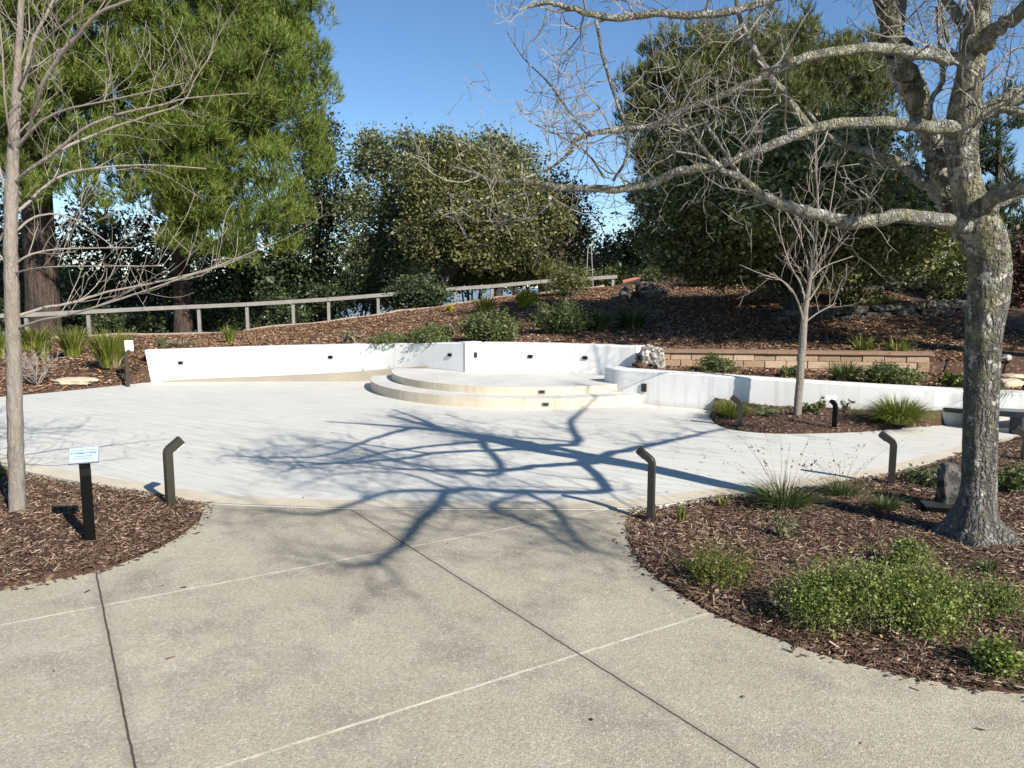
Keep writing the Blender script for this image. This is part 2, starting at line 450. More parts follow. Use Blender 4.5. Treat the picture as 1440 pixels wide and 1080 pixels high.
def water_mat():
    t = NT('bay water'); t.color((.20, .25, .27)); t.rough(.45); t.bump(t.noise(.05, 3), .2, 1); return t.m
M_water = water_mat()

# ------------------------------------------------------------------ outlines on the ground
left_bed = catmull([G(-260, 880), G(-120, 853), G(0, 830), G(60, 817), G(135, 803), G(200, 780), G(250, 755), G(280, 730), G(288, 708)], 6)
right_bed = catmull([G(886, 714), G(880, 740), G(890, 775), G(920, 810), G(1000, 860), G(1100, 900), G(1200, 932), G(1330, 960), G(1440, 975), G(1700, 1000)], 6)
front_edge = catmull([G(-260, 590), G(-120, 620), G(0, 655), G(120, 680), G(230, 697), G(288, 707), G(400, 712), G(500, 715), G(700, 716), G(886, 714),
                      G(1000, 700), G(1100, 690), G(1200, 677), G(1260, 667), G(1340, 645), G(1440, 620), G(1640, 598), G(2300, 566)], 6)
i0 = int(np.argmin(np.linalg.norm(front_edge[:, :2] - G(288, 707)[:2], axis=1)))
i1 = int(np.argmin(np.linalg.norm(front_edge[:, :2] - G(886, 714)[:2], axis=1)))
walk_poly = np.concatenate([left_bed[:, :2], front_edge[i0 + 1:i1 + 1, :2], right_bed[1:, :2], np.array([[8, 0.9], [8, -7], [-9, -7], [-9, left_bed[0][1] - .6]])])
sap_bed = catmull([G(2300, 560), G(1640, 585), G(1440, 596), G(1340, 597), G(1262, 603), G(1200, 608), G(1100, 610), G(1040, 606), G(1010, 598), G(1000, 588), G(1004, 580)], 6)
back_left = catmull([G(214, 537), G(130, 546), G(60, 553), G(0, 558), G(-120, 566), G(-260, 580)], 6)
W1 = catmull([(-5.93, 12.62), (-4.6, 13.05), (-3.2, 13.2), (-1.9, 12.85), (-.72, 11.98)], 7)
W2 = catmull([(-.47, 12.17), (.5, 11.97), (1.25, 11.68), (1.83, 11.38)], 6)
W3 = catmull([(1.30, 10.78), (1.42, 10.52), (1.72, 10.3), (2.5, 9.82), (3.8, 9.2), (5.0, 8.74), (6.4, 8.36), (9.5, 7.75)], 7)
plaza_poly = np.concatenate([front_edge[:, :2], sap_bed[:, :2], np.array([[2.62, 9.88], [1.9, 10.4], [1.6, 10.9], [1.9, 11.5], [1.3, 11.8], [.5, 12.1], [-.6, 12.2], [-1.9, 12.95], [-3.2, 13.3], [-4.6, 13.15], [-5.85, 12.7]]), back_left[:, :2]])
_T3 = np.gradient(W3[:, :2], axis=0); _T3 /= np.linalg.norm(_T3, axis=1, keepdims=True)
def zW3(x): return np.interp(x, [1.3, 1.7, 2.5, 3.8, 5.0, 6.4, 9.5], [.452, .452, .45, .425, .405, .39, .37])
planter_poly = np.concatenate([(W3[:, :2] + np.stack([-_T3[:, 1], _T3[:, 0]], 1) * .13)[4:], np.array([[9.5, 10.4], [5.95, 11.0], [2.05, 11.5], [1.95, 11.2]])])

# ------------------------------------------------------------------ terrain
ctrl = [(-3, 5, .02), (-4, 4, .02), (-6, 4.5, .02), (-9, 6, .02), (3, 4, .03), (2, 4.7, .02), (4, 5.6, .03), (5, 4, .05), (8, 5, .1), (6, 7, .05), (9, 6.8, .08), (3, 3, .0), (4, 2, .0), (8, 2, 0),
        (0, 0, 0), (-6, 0, 0), (0, -6, 0), (-9, 9.5, 0), (-7.5, 11.5, .02), (-6.3, 12.4, .06), (3, 9.2, .04), (4.5, 8.2, .06), (6, 7.6, .08), (9, 7.2, .1), (-4, 9, 0), (2, 8, 0), (0, 10, 0)]
def cp(px, py, Y): ctrl.append(tuple(P(px, py, Y)))
for a in ((60, 520, 13.6), (-60, 520, 13.6), (60, 478, 18.5), (-150, 485, 18.5), (180, 472, 19), (320, 470, 19), (390, 461, 19.2), (480, 452, 19.5), (560, 440, 20.2), (640, 430, 20.8), (700, 420, 21.5), (790, 410, 22.5),
          (850, 404, 23.5), (900, 391, 25), (1000, 376, 27), (1100, 372, 29), (1250, 375, 28), (1000, 470, 13.6), (1100, 480, 12.9), (1250, 470, 13.2), (1400, 480, 12.6), (1100, 432, 16.8), (1250, 428, 17), (1400, 440, 16.5),
          (1200, 397, 20), (1400, 402, 19), (950, 402, 21.5), (800, 450, 15.8), (900, 440, 16.2), (700, 470, 14.3), (350, 480, 15.5), (250, 484, 14.8), (540, 470, 15.5)):
    cp(*a)
ctrl += [(-5.95, 12.95, .49), (-4.6, 13.35, .51), (-3.2, 13.5, .55), (-1.9, 13.2, .6), (-.6, 12.5, .65), (.5, 12.35, .655), (1.3, 12.05, .66), (2.0, 11.75, .62), (4, 11.5, .62), (6, 11.3, .58), (8, 11, .6),
         (9.5, 9.5, .5), (-9, 22, 0), (-14, 18, .2), (-12, 13, .1), (12, 16, 1.0), (16, 22, 1.6), (12, 10, .7), (-15, 24, -.6), (-5, 23, -.2), (0, 25, .3), (5, 28, 1.6), (14, 28, 1.8), (20, 14, 1.2), (-18, 10, 0), (-18, 4, 0)]
CT = np.array(ctrl, float)
_D = np.linalg.norm(CT[:, None, :2] - CT[None, :, :2], axis=2)
_n = len(CT)
_A = np.zeros((_n + 1, _n + 1)); _A[:_n, :_n] = _D; _A[:_n, _n] = 1; _A[_n, :_n] = 1
_W = np.linalg.solve(_A, np.concatenate([CT[:, 2], [0]]))
def H(x, y):
    x = np.asarray(x, float); y = np.asarray(y, float)
    sh = np.broadcast(x, y).shape
    x = np.broadcast_to(x, sh).ravel(); y = np.broadcast_to(y, sh).ravel()
    z = np.zeros(len(x))
    xc = np.clip(x, -20, 20); yc = np.clip(y, -6, 29)
    for s in range(0, len(x), 20000):
        e = slice(s, s + 20000)
        d = np.hypot(xc[e, None] - CT[None, :, 0], yc[e, None] - CT[None, :, 1])
        z[e] = d @ _W[:_n] + _W[_n]
    far = np.maximum(0, y - 27) + np.maximum(0, -x - 22) * .6
    z = z - np.where(far > 0, np.minimum(60, far * .16 + np.maximum(0, far - 10) * .2), 0)
    pl = pinside(x, y, planter_poly)
    z = np.where(pl, zW3(x) - .055 + .015 * np.sin(x * 5) * np.sin(y * 7), z)
    z = z + .012 * np.sin(x * 3.1 + 1) * np.sin(y * 2.7) + .008 * np.sin(x * 7.3) * np.cos(y * 6.1)
    conc = pinside(x, y, walk_poly) | pinside(x, y, plaza_poly)
    z = np.where(conc, np.minimum(z, -.09), z)
    return z.reshape(sh)
def h1(x, y): return float(H(np.array([x]), np.array([y]))[0])
def on_hill(px, py, z0=0.3, it=25):
    """first place where the sight line through a photo pixel meets the ground"""
    d = ray(px, py); d = d / d[1]
    ys = np.arange(3.0, 40, .05)
    p = np.array([0, 0, CAMZ]) + d * ys[:, None]
    hh = H(p[:, 0], p[:, 1])
    k = np.nonzero(p[:, 2] <= hh)[0]
    i = k[0] if len(k) else -1
    return np.array([p[i, 0], p[i, 1], hh[i]])

ys = np.concatenate([np.arange(-7, 2, .3), np.arange(2, 15, .07), np.arange(15, 32, .25), 32 * 1.16 ** np.arange(0, 42)])
xs_m = np.concatenate([np.arange(-11, 11, .085)])
xs = np.concatenate([-11 * 1.16 ** np.arange(42, 0, -1) if False else -(11 * 1.2 ** np.arange(30, 0, -1)), xs_m, 11 * 1.2 ** np.arange(0, 31)])
XX, YY = np.meshgrid(xs, ys)
ZZ = H(XX, YY)
ny, nx = XX.shape
V = np.stack([XX.ravel(), YY.ravel(), ZZ.ravel()], 1)
ii = np.arange(ny - 1)[:, None] * nx + np.arange(nx - 1)[None]
Fc = np.stack([ii, ii + 1, ii + nx + 1, ii + nx], -1).reshape(-1, 4)
tag(obj('ground', mesh_np('ground', V, Fc, True), M_ground), kind='structure')
wv = np.array([(-9000, 180, -42), (9000, 180, -42), (9000, 9000, -42), (-9000, 9000, -42)], float)
tag(obj('water', mesh_np('water', wv, np.array([[0, 1, 2, 3]])), M_water), kind='structure')

tag(obj('walkway', slab(walk_poly, -.004, -.15), M_walk), kind='structure')
tag(obj('plaza', slab(plaza_poly, 0, -.15), M_plaza), kind='structure')
fe = front_edge[:, :2]
T = np.gradient(fe, axis=0); T /= np.linalg.norm(T, axis=1, keepdims=True)
Nn = np.stack([-T[:, 1], T[:, 0]], 1)
wd = np.full(len(fe), .20); 
V = np.concatenate([np.c_[fe + Nn * .001, np.full(len(fe), .0045)], np.c_[fe + Nn * wd[:, None], np.full(len(fe), .0045)]])
n = len(fe); k = np.arange(n - 1)
tag(obj('kerb_strip', mesh_np('kerb_strip', V, np.stack([k, k + 1, k + n + 1, k + n], 1)), M_edge), kind='structure')

# ------------------------------------------------------------------ walls
def wall_mesh(line, ztop, thick, z0=-.12, rake=0):
    line = np.asarray(line, float)[:, :2]; n = len(line)
    ztop = np.broadcast_to(np.asarray(ztop, float), (n,))
    T = np.gradient(line, axis=0); T /= np.linalg.norm(T, axis=1, keepdims=True)
    N = np.stack([-T[:, 1], T[:, 0]], 1)
    b = line + N * thick
    tp = line.copy(); tb = b.copy(); tp[0, 0] -= rake; tb[0, 0] -= rake
    e = .012
    rows = [np.c_[line, np.full(n, z0)], np.c_[tp, ztop - e], np.c_[tp + N * e, ztop], np.c_[tb - N * e, ztop], np.c_[tb, ztop - e], np.c_[b, np.full(n, z0)]]
    V = np.concatenate(rows); Fs = []
    k = np.arange(n - 1)
    for r in range(5):
        Fs.append(np.stack([r * n + k, r * n + k + 1, (r + 1) * n + k + 1, (r + 1) * n + k], 1))
    Fs.append(np.array([[0, n, 4 * n, 5 * n], [n, 2 * n, 3 * n, 4 * n], [n - 1, 6 * n - 1, 5 * n - 1, 2 * n - 1], [2 * n - 1, 5 * n - 1, 4 * n - 1, 3 * n - 1]]))
    return V, np.concatenate(Fs)
def wall_hit(px, py, line):
    d = ray(px, py); best = None
    for a, b in zip(line[:-1], line[1:]):
        a = a[:2]; b = b[:2]; e = b - a
        A = np.array([[d[0], -e[0]], [d[1], -e[1]]])
        t, s = np.linalg.solve(A, a)
        if t > 0 and -.02 <= s <= 1.02:
            p = np.array([0, 0, CAMZ]) + d * t
            nrm = np.array([e[1], -e[0]]) / np.linalg.norm(e)
            if best is None or t < best[0]: best = (t, p, math.atan2(e[1], e[0]), nrm)
    return best[1], best[2], best[3]
def fixture(root, px, py, line, w, h, name='wall_light'):
    p, a, nr = wall_hit(px, py, line)
    c = p + np.array([nr[0], nr[1], 0]) * .006
    f = part(root, name, *box(c, (w, .03, h), a), M_lens if name == 'wall_light' else M_bronze)
    v, fc = box(c + np.array([nr[0], nr[1], 0]) * .017, (w * .72, .006, h * .5), a)
    obj('lamp_lens' if name == 'wall_light' else 'outlet_cover', mesh_np('lens', v - np.array(root.location), fc), M_black if name == 'wall_light' else M_lens, f)
zW1 = np.interp(np.arange(len(W1)), [0, 7, 14, 21, 28], [.53, .545, .57, .625, .70])
w = thing('plaster_wall', 'long curved white plaster wall with slanted left end behind the ramp', 'wall', (-5.93, 12.62, 0))
part(w, 'wall_body', *wall_mesh(W1, zW1, .22, rake=.09), M_wall, 2)
for px, py in ((254, 510), (465, 502), (633, 499)): fixture(w, px, py, W1, .075, .05)
w = thing('plaster_wall', 'white plaster wall with pilaster directly behind the round stage', 'wall', (-.47, 12.17, 0))
part(w, 'wall_body', *wall_mesh(W2, .69, .25), M_wall, 2)
PIL = np.array([(-.725, 11.965), (-.47, 12.165)])
V, Fc = wall_mesh(PIL, .705, .22); part(w, 'pilaster', V, Fc, M_wall)
END = np.array([(1.832, 11.375), (2.0, 11.52)])
part(w, 'end_pier', *wall_mesh(END, .695, .2), M_wall)
for px, py in ((746, 501), (823, 503)): fixture(w, px, py, W2, .075, .05)
fixture(w, 668, 499, PIL, .055, .085, 'outlet_box')
w = thing('plaster_wall', 'low curved white plaster wall sweeping right from the stage steps', 'wall', (1.3, 10.78, 0))
part(w, 'wall_body', *wall_mesh(W3, zW3(W3[:, 0]), .26), M_wall, 2)
fixture(w, 906, 545, W3, .07, .11, 'outlet_box')

# ------------------------------------------------------------------ stage and ramp
CX, CY = .3, 12.4
def arc(Rr, a0, a1, n=60):
    a = np.linspace(a0, a1, n); return np.stack([CX + Rr * np.cos(a), CY + Rr * np.sin(a)], 1)
st = thing('stage', 'low rounded concrete stage with two curved steps before the white wall', 'stage', (CX, CY, 0))
def angle_to(R_, x): return -math.acos((x - CX) / R_)
low = np.concatenate([arc(2.55, math.pi * 1.0 + .02, 2 * math.pi + angle_to(2.55, 1.78)), np.array([[1.78, 10.62], [.3, 12.0], [-1.9, 12.5]])])
up = np.concatenate([arc(2.22, math.pi * 1.0 - .06, 2 * math.pi + angle_to(2.22, 1.52)), np.array([[1.5, 10.9], [1.86, 11.36], [1.27, 11.66], [.5, 11.95], [-.47, 12.15], [-.72, 11.97], [-1.35, 12.45]])])
def slab_part(root, name, poly, z1, z0, m):
    me = slab(np.asarray(poly) - np.array([root.location[0], root.location[1]]), z1, z0)
    o = obj(name, me, m, root)
    b = o.modifiers.new('edge', 'BEVEL'); b.width = .014; b.segments = 3; b.limit_method = 'ANGLE'; b.angle_limit = R(50)
    return o
slab_part(st, 'step', low, .14, -.05, M_step)
slab_part(st, 'platform', up, .245, -.02, M_step)
def circ_hit(px, py, Rr):
    d = ray(px, py); a = d[0] ** 2 + d[1] ** 2; b = -2 * (d[0] * CX + d[1] * CY); c = CX ** 2 + CY ** 2 - Rr ** 2
    t = (-b - math.sqrt(b * b - 4 * a * c)) / (2 * a); p = np.array([0, 0, CAMZ]) + d * t
    return p, math.atan2(p[1] - CY, p[0] - CX)
for px, py, Rr in ((762, 551, 2.22), (767, 568.5, 2.55)):
    p, a = circ_hit(px, py, Rr)
    o = part(st, 'step_light', *box(p, (.09, .02, .05), a + math.pi / 2), M_metal)
    v, fc = box(p + np.array([math.cos(a), math.sin(a), 0]) * .01, (.06, .008, .02), a + math.pi / 2)
    obj('lamp_lens', mesh_np('lens', v - np.array(st.location), fc), M_black, o)
rl = catmull([G(228, 537.5), G(350, 536.5), G(480, 536.5), (-2.0, 12.72, 0), (-1.36, 12.5, 0)], 6)[:, :2]
rz_ = np.interp(np.linspace(0, 1, len(rl)), [0, .3, .6, .85, 1], [.02, .075, .165, .24, .30])
rp = thing('ramp', 'sloping concrete ramp with tan kerb in front of the long white wall', 'ramp', (rl[0][0], rl[0][1], 0))
part(rp, 'kerb', *wall_mesh(rl, rz_, .15), M_kerb, 2)
idx = np.linspace(0, len(W1) - 1, len(rl))
wb = np.stack([np.interp(idx, np.arange(len(W1)), W1[:, 0]), np.interp(idx, np.arange(len(W1)), W1[:, 1])], 1)
T = np.gradient(rl, axis=0); T /= np.linalg.norm(T, axis=1, keepdims=True); Nn = np.stack([-T[:, 1], T[:, 0]], 1)
ra = rl + Nn * .14; n = len(rl); k = np.arange(n - 1)
zz = np.maximum(.008, rz_ - .03)
part(rp, 'ramp_slab', np.concatenate([np.c_[ra, zz], np.c_[wb, zz]]), np.stack([k, k + 1, k + n + 1, k + n], 1), M_plaza)

# ------------------------------------------------------------------ block wall
bw = thing('block_wall', 'low tan concrete block garden wall with brown cap course', 'wall', (2.05, 11.5, .35))
A0 = np.array([2.06, 11.5]); A1 = np.array([5.95, 11.0]); e = A1 - A0; L = np.linalg.norm(e); e /= L; az = math.atan2(e[1], e[0])
bl = []
for r in range(3):
    x = -(r % 2) * .15
    while x < L - .02:
        a = max(0, x); b = min(L, x + .30)
        if b - a > .04:
            c = A0 + e * (a + b) / 2
            bl.append(box((c[0], c[1] + rng.normal(0, .004), .29 + .104 * (r + .5)), (b - a - .015, .2, .098), az, jit=.0015))
        x += .30
c = (A0 + A1) / 2; bl.append(box((c[0], c[1] + .012, .29 + .15), (L - .02, .19, .305), az))
part(bw, 'block_courses', *join(*bl), M_block)
bl = []; x = 0
while x < L:
    b = min(L + .03, x + .42); c = A0 + e * (x + b) / 2
    bl.append(box((c[0], c[1] - .01, .29 + .104 * 3 + .021), (b - x - .003, .25, .042), az, jit=.0015)); x += .42
part(bw, 'cap', *join(*bl), M_cap)

# ------------------------------------------------------------------ rocks
def rock(c, s, seed, rz=0, rough=.3, sub=3, boxy=.7):
    bm = bmesh.new(); bmesh.ops.create_icosphere(bm, subdivisions=sub, radius=1)
    V = np.array([v.co[:] for v in bm.verts]); Fc = np.array([[v.index for v in f.verts] for f in bm.faces]); bm.free()
    g = np.random.default_rng(seed); n = np.zeros(len(V))
    for fr in (1.3, 2.6, 5, 9):
        for _ in range(3):
            kdir = g.normal(size=3) * fr; n += np.sin(V @ kdir + g.uniform(0, 6)) / fr
    V = np.sign(V) * np.abs(V) ** boxy
    V = V * (1 + rough * n[:, None] * .6) * np.asarray(s) / 2
    a, b = math.cos(rz), math.sin(rz)
    V = np.stack([V[:, 0] * a - V[:, 1] * b, V[:, 0] * b + V[:, 1] * a, V[:, 2]], 1)
    return V + np.asarray(c, float), Fc
def put_rock(name, label, px, py, s, m, seed, rz=0, sink=.3, cat='rock', group=None, rough=.4, sub=4):
    p = on_hill(px, py)
    V, Fc = rock((p[0], p[1], p[2] + s[2] * (.5 - sink)), s, seed, rz, rough, sub)
    o = single(name, V, Fc, m, p, False); tag(o, label, cat, group); return o
put_rock('flat_rock', 'flat buff sandstone slab lying on mulch near the left young tree', 108, 541, (.62, .3, .12), M_pale, 1, .1, .25)
put_rock('boulder', 'white speckled boulder beside the end of the stage wall', 917, 516, (.26, .3, .42), M_white_stone, 3, 0, .15)
put_rock('boulder', 'dark upright mottled boulder beside the lichened trunk', 1334, 717, (.17, .16, .33), M_darkstone, 23, .3, .12, rough=.3)
for i, (px, py, s, lb) in enumerate(((1418, 544, (.30, .22, .13), 'rounded cream stone lowest in the pile right of the lichened trunk'), (1424, 534, (.34, .24, .11), 'flat cream stone in the middle of the pile right of the trunk'), (1410, 521, (.16, .16, .1), 'small white stone topmost right of the lichened trunk'))):
    put_rock('stone', lb, px, py, s, M_white_stone if i == 2 else M_pale, 20 + i, .2, .2, 'stone', None, .15)
for i, (px, py, s, lb) in enumerate(((884, 420, (.35, .3, .4), 'upright grey rock behind the dark shaded grasses'), (906, 420, (.55, .4, .42), 'broad grey rock right of the upright rock behind shaded grasses'))):
    put_rock('rock', lb, px, py, s, M_stone, 30 + i, .1, .3, rough=.7)
put_rock('stone', 'small white stone beside the grass clump near the left bollard of the curved bed', 1048, 580, (.09, .08, .07), M_white_stone, 50, 0, .2, 'stone')
def terrace(label, a, b, layers, seed, depth=.35, hh=.13):
    g = np.random.default_rng(seed); ms = []
    pa, pb = on_hill(*a), on_hill(*b); d = pb - pa; L = np.linalg.norm(d[:2]); ang = math.atan2(d[1], d[0])
    for r in range(layers):
        x = g.uniform(-.1, .1)
        while x < L:
            wl = g.uniform(.18, .6); t = (x + wl / 2) / L
            q = pa + d * t; z = h1(q[0], q[1])
            ms.append(rock((q[0] + g.normal(0, .05), q[1] + r * .08 + g.normal(0, .05), z - .03 + hh * (r + .4)), (wl * 1.06, depth * g.uniform(.8, 1.2), hh * g.uniform(.95, 1.35)), int(g.integers(1e6)), ang + g.normal(0, .15), .35, 3, .5))
            x += wl
    V, Fc = join(*ms); o = single('stone_terrace', V, Fc, M_stone, pa); tag(o, label, 'stone wall')
terrace('dry stone terrace wall across the shaded slope behind the middle young tree', (1090, 450), (1215, 446), 2, 3)
terrace('dry stone terrace wall under the low shrubs left of the lichened trunk', (1225, 444), (1350, 438), 2, 4)
terrace('upper dry stone terrace in front of the grey green shrubs', (1165, 404), (1345, 412), 2, 5)

# ------------------------------------------------------------------ path, timber edging, fence
edge_px = [(-150, 484, 18.5), (60, 478, 18.5), (180, 472, 19), (320, 470, 19), (390, 461, 19.2), (480, 452, 19.5), (560, 440, 20.2), (640, 430, 20.8), (700, 420, 21.5), (790, 410, 22.5), (850, 404, 23.5)]
ed = catmull([P(*a) for a in edge_px], 6)
def ribbon_line(line, hgt, thick, lift=0):
    n = len(line); ln = line[:, :2]
    T = np.gradient(ln, axis=0); T /= np.linalg.norm(T, axis=1, keepdims=True); N = np.stack([-T[:, 1], T[:, 0]], 1)
    b = ln + N * thick; z = H(ln[:, 0], ln[:, 1]) + lift
    rows = [np.c_[ln, z - .05], np.c_[ln, z + hgt], np.c_[b, z + hgt], np.c_[b, z - .05]]
    k = np.arange(n - 1)
    return np.concatenate(rows), np.concatenate([np.stack([r * n + k, r * n + k + 1, (r + 1) * n + k + 1, (r + 1) * n + k], 1) for r in range(3)])
V, Fc = ribbon_line(ed, .07, .07); tag(single('timber_edging', V, Fc, M_header, ed[0]), 'long pale timber edging along the hillside path below the fence', 'edging')
T = np.gradient(ed[:, :2], axis=0); T /= np.linalg.norm(T, axis=1, keepdims=True); Nn = np.stack([-T[:, 1], T[:, 0]], 1)
pw = 1.0
pa_ = ed[:, :2] + Nn * .075; pb_ = ed[:, :2] + Nn * pw; n = len(ed); k = np.arange(n - 1)
za = H(pa_[:, 0], pa_[:, 1]) + .03; zb = H(pb_[:, 0], pb_[:, 1]) + .03
tag(obj('path', mesh_np('path', np.concatenate([np.c_[pa_, za], np.c_[pb_, zb]]), np.stack([k, k + 1, k + n + 1, k + n], 1)), M_path), kind='structure')
red = catmull([P(876, 391, 25.0), P(930, 384, 26), P(975, 378, 27), P(1015, 374, 28)], 6)
V, Fc = ribbon_line(red, .07, .1, .02); tag(single('red_edging', V, Fc, M_redwood, red[0]), 'red brown timber edging at the top of the hill path', 'edging')

def fence(label, posts, rails, Yf):
    q = P(posts[0][0], posts[0][2], Yf(posts[0][0]))
    r_ = thing('wooden_fence', label, 'fence', q)
    for px, yt, yb in posts:
        Y = Yf(px); top = P(px, yt, Y); b = P(px, yb, Y)
        z0 = min(b[2], h1(top[0], top[1])) - .1
        part(r_, 'post', *box((top[0], top[1] + .07, (top[2] + z0) / 2), (.085, .085, top[2] - z0 - .02), .2), M_timber)
    for a, b in rails:
        pa, pb = P(a[0], a[1], Yf(a[0])), P(b[0], b[1], Yf(b[0])); d = pb - pa
        L = np.linalg.norm(d); rz = math.atan2(d[1], d[0]); sl = math.atan2(d[2], np.linalg.norm(d[:2]))
        V, Fc = box((0, 0, 0), (L - .012, .045, .105))
        V = np.stack([V[:, 0] * math.cos(sl) - V[:, 2] * math.sin(sl), V[:, 1], V[:, 0] * math.sin(sl) + V[:, 2] * math.cos(sl)], 1)
        V = np.stack([V[:, 0] * math.cos(rz) - V[:, 1] * math.sin(rz), V[:, 0] * math.sin(rz) + V[:, 1] * math.cos(rz), V[:, 2]], 1)
        part(r_, 'rail', V + (pa + pb) / 2, Fc, M_timber)
yf = lambda px: 19.8 + (px / 870.0) * 4.6
fence('weathered single rail fence running along the left side behind the long white wall', [(-60, 444, 482), (34, 440, 480), (122, 440, 474), (278, 434, 467), (346, 430, 463), (411, 426, 457), (461, 422, 450), (531, 416, 440)],
      [((-150, 449), (34, 443)), ((34, 443), (200, 434.5)), ((200, 434.5), (346, 428)), ((346, 428), (461, 421)), ((461, 421), (572, 412))], yf)
fence('shorter weathered rail fence climbing the hill to the yellowish bush', [(590, 412, 428), (640, 405, 421), (692, 402, 416), (737, 397, 409), (800, 391, 405), (862, 390, 400)],
      [((575, 413), (640, 406)), ((640, 406), (692, 402.5)), ((692, 402.5), (760, 396)), ((760, 396), (868, 389))], yf)

# ------------------------------------------------------------------ scattered chips (mulch, litter, leaves)
def chips(xy, zoff, Lr, Wr, tilt, g, z=None, ridge=.7):
    n = len(xy)
    z = (H(xy[:, 0], xy[:, 1]) if z is None else z) + zoff
    a = g.uniform(0, 2 * np.pi, n); L = g.uniform(*Lr, n) / 2 * g.uniform(.6, 1.3, n); W = g.uniform(*Wr, n) / 2
    t1 = g.normal(0, tilt, n); t2 = g.normal(0, tilt, n)
    d = np.stack([np.cos(a), np.sin(a), t1], 1); b = np.stack([-np.sin(a), np.cos(a), t2], 1)
    c = np.c_[xy, z]; up = np.zeros((n, 3)); up[:, 2] = W * ridge
    P_ = [c - d * L[:, None] - b * W[:, None], c - d * L[:, None] * .9 + up, c - d * L[:, None] + b * W[:, None],
          c + d * L[:, None] * .8 - b * W[:, None] * .7, c + d * L[:, None] + up, c + d * L[:, None] * .85 + b * W[:, None] * .6]
    V = np.stack(P_, 1).reshape(-1, 3); o = np.arange(n)[:, None] * 6
    Fc = np.concatenate([o + np.array([[0, 3, 4, 1]]), o + np.array([[1, 4, 5, 2]])])
    return V, Fc
def concrete(x, y): return pinside(x, y, walk_poly) | pinside(x, y, plaza_poly)
def scatter(n, x0, x1, y0, y1, g, view=True):
    x = g.uniform(x0, x1, n); y = g.uniform(y0, y1, n)
    k = ~concrete(x, y)
    if view: k &= (np.abs(x) < y * .72 + .6)
    return np.stack([x[k], y[k]], 1)
g = np.random.default_rng(3)
xyL = scatter(46000, -5.5, -1.6, 3.2, 6.6, g)
xyR = scatter(98000, .6, 5.6, 2.2, 7.2, g)
xyS = scatter(13000, 2.3, 6.8, 7.2, 9.9, g)
xyS = xyS[H(xyS[:, 0], xyS[:, 1]) < .25]
nearm = np.concatenate([xyL, xyR, xyS])
V, Fc = chips(nearm, .012, (.008, .062), (.003, .011), .3, g)
tag(obj('mulch', mesh_np('mulch', V, Fc), M_chip), 'shredded bark mulch covering the planting beds', 'mulch', kind='stuff')
far = np.concatenate([scatter(26000, -13, -5, 10, 20, g), scatter(82000, -6.5, 9, 11.5, 22, g), scatter(10000, 1.8, 7, 8.3, 11.5, g)])
_hf = H(far[:, 0], far[:, 1]); far = far[(_hf > -.04) & ~((_hf < .25) & (far[:, 0] > 1.5) & (far[:, 1] < 10.6))]
V, Fc = chips(far, .015, (.03, .085), (.012, .034), .3, g)
tag(obj('leaf_litter', mesh_np('leaf_litter', V, Fc), M_litter), 'brown leaf and bark litter covering the hillside', 'leaf litter', kind='stuff')
lv = []
x = g.uniform(-4, 6, 900); y = g.uniform(2.3, 11, 900)
k = concrete(x, y) & ((x - CX) ** 2 + (y - CY) ** 2 > 2.6 ** 2) & (g.uniform(0, 1, 900) < np.clip(.12 + (x - 1) * .16, .08, .8))
xy = np.stack([x[k], y[k]], 1)
t_ = right_bed[:, :2]; kk = g.integers(0, len(t_), 240); xy2 = t_[kk] + g.normal(0, .03, (240, 2)) * g.choice([1, 1, 1, 1, 2], 240)[:, None]; xy2 = xy2[concrete(xy2[:, 0], xy2[:, 1])]
t_ = left_bed[:, :2]; kk = g.integers(0, len(t_), 220); xy3 = t_[kk] + g.normal(0, .04, (220, 2)); xy3 = xy3[concrete(xy3[:, 0], xy3[:, 1])]
xy = np.concatenate([xy, xy2, xy3, np.array([G(1018, 866)[:2], G(985, 862)[:2], G(1108, 915)[:2], G(258, 826)[:2], G(240, 925)[:2], G(1045, 980)[:2], G(122, 832)[:2]])])
V, Fc = chips(xy, .002, (.012, .05), (.006, .016), .03, g, z=np.zeros(len(xy)), ridge=.2)
tag(obj('fallen_leaves', mesh_np('fallen_leaves', V, Fc), M_chip), 'small dry leaves and bark bits scattered on the paving', 'leaf litter', kind='stuff')

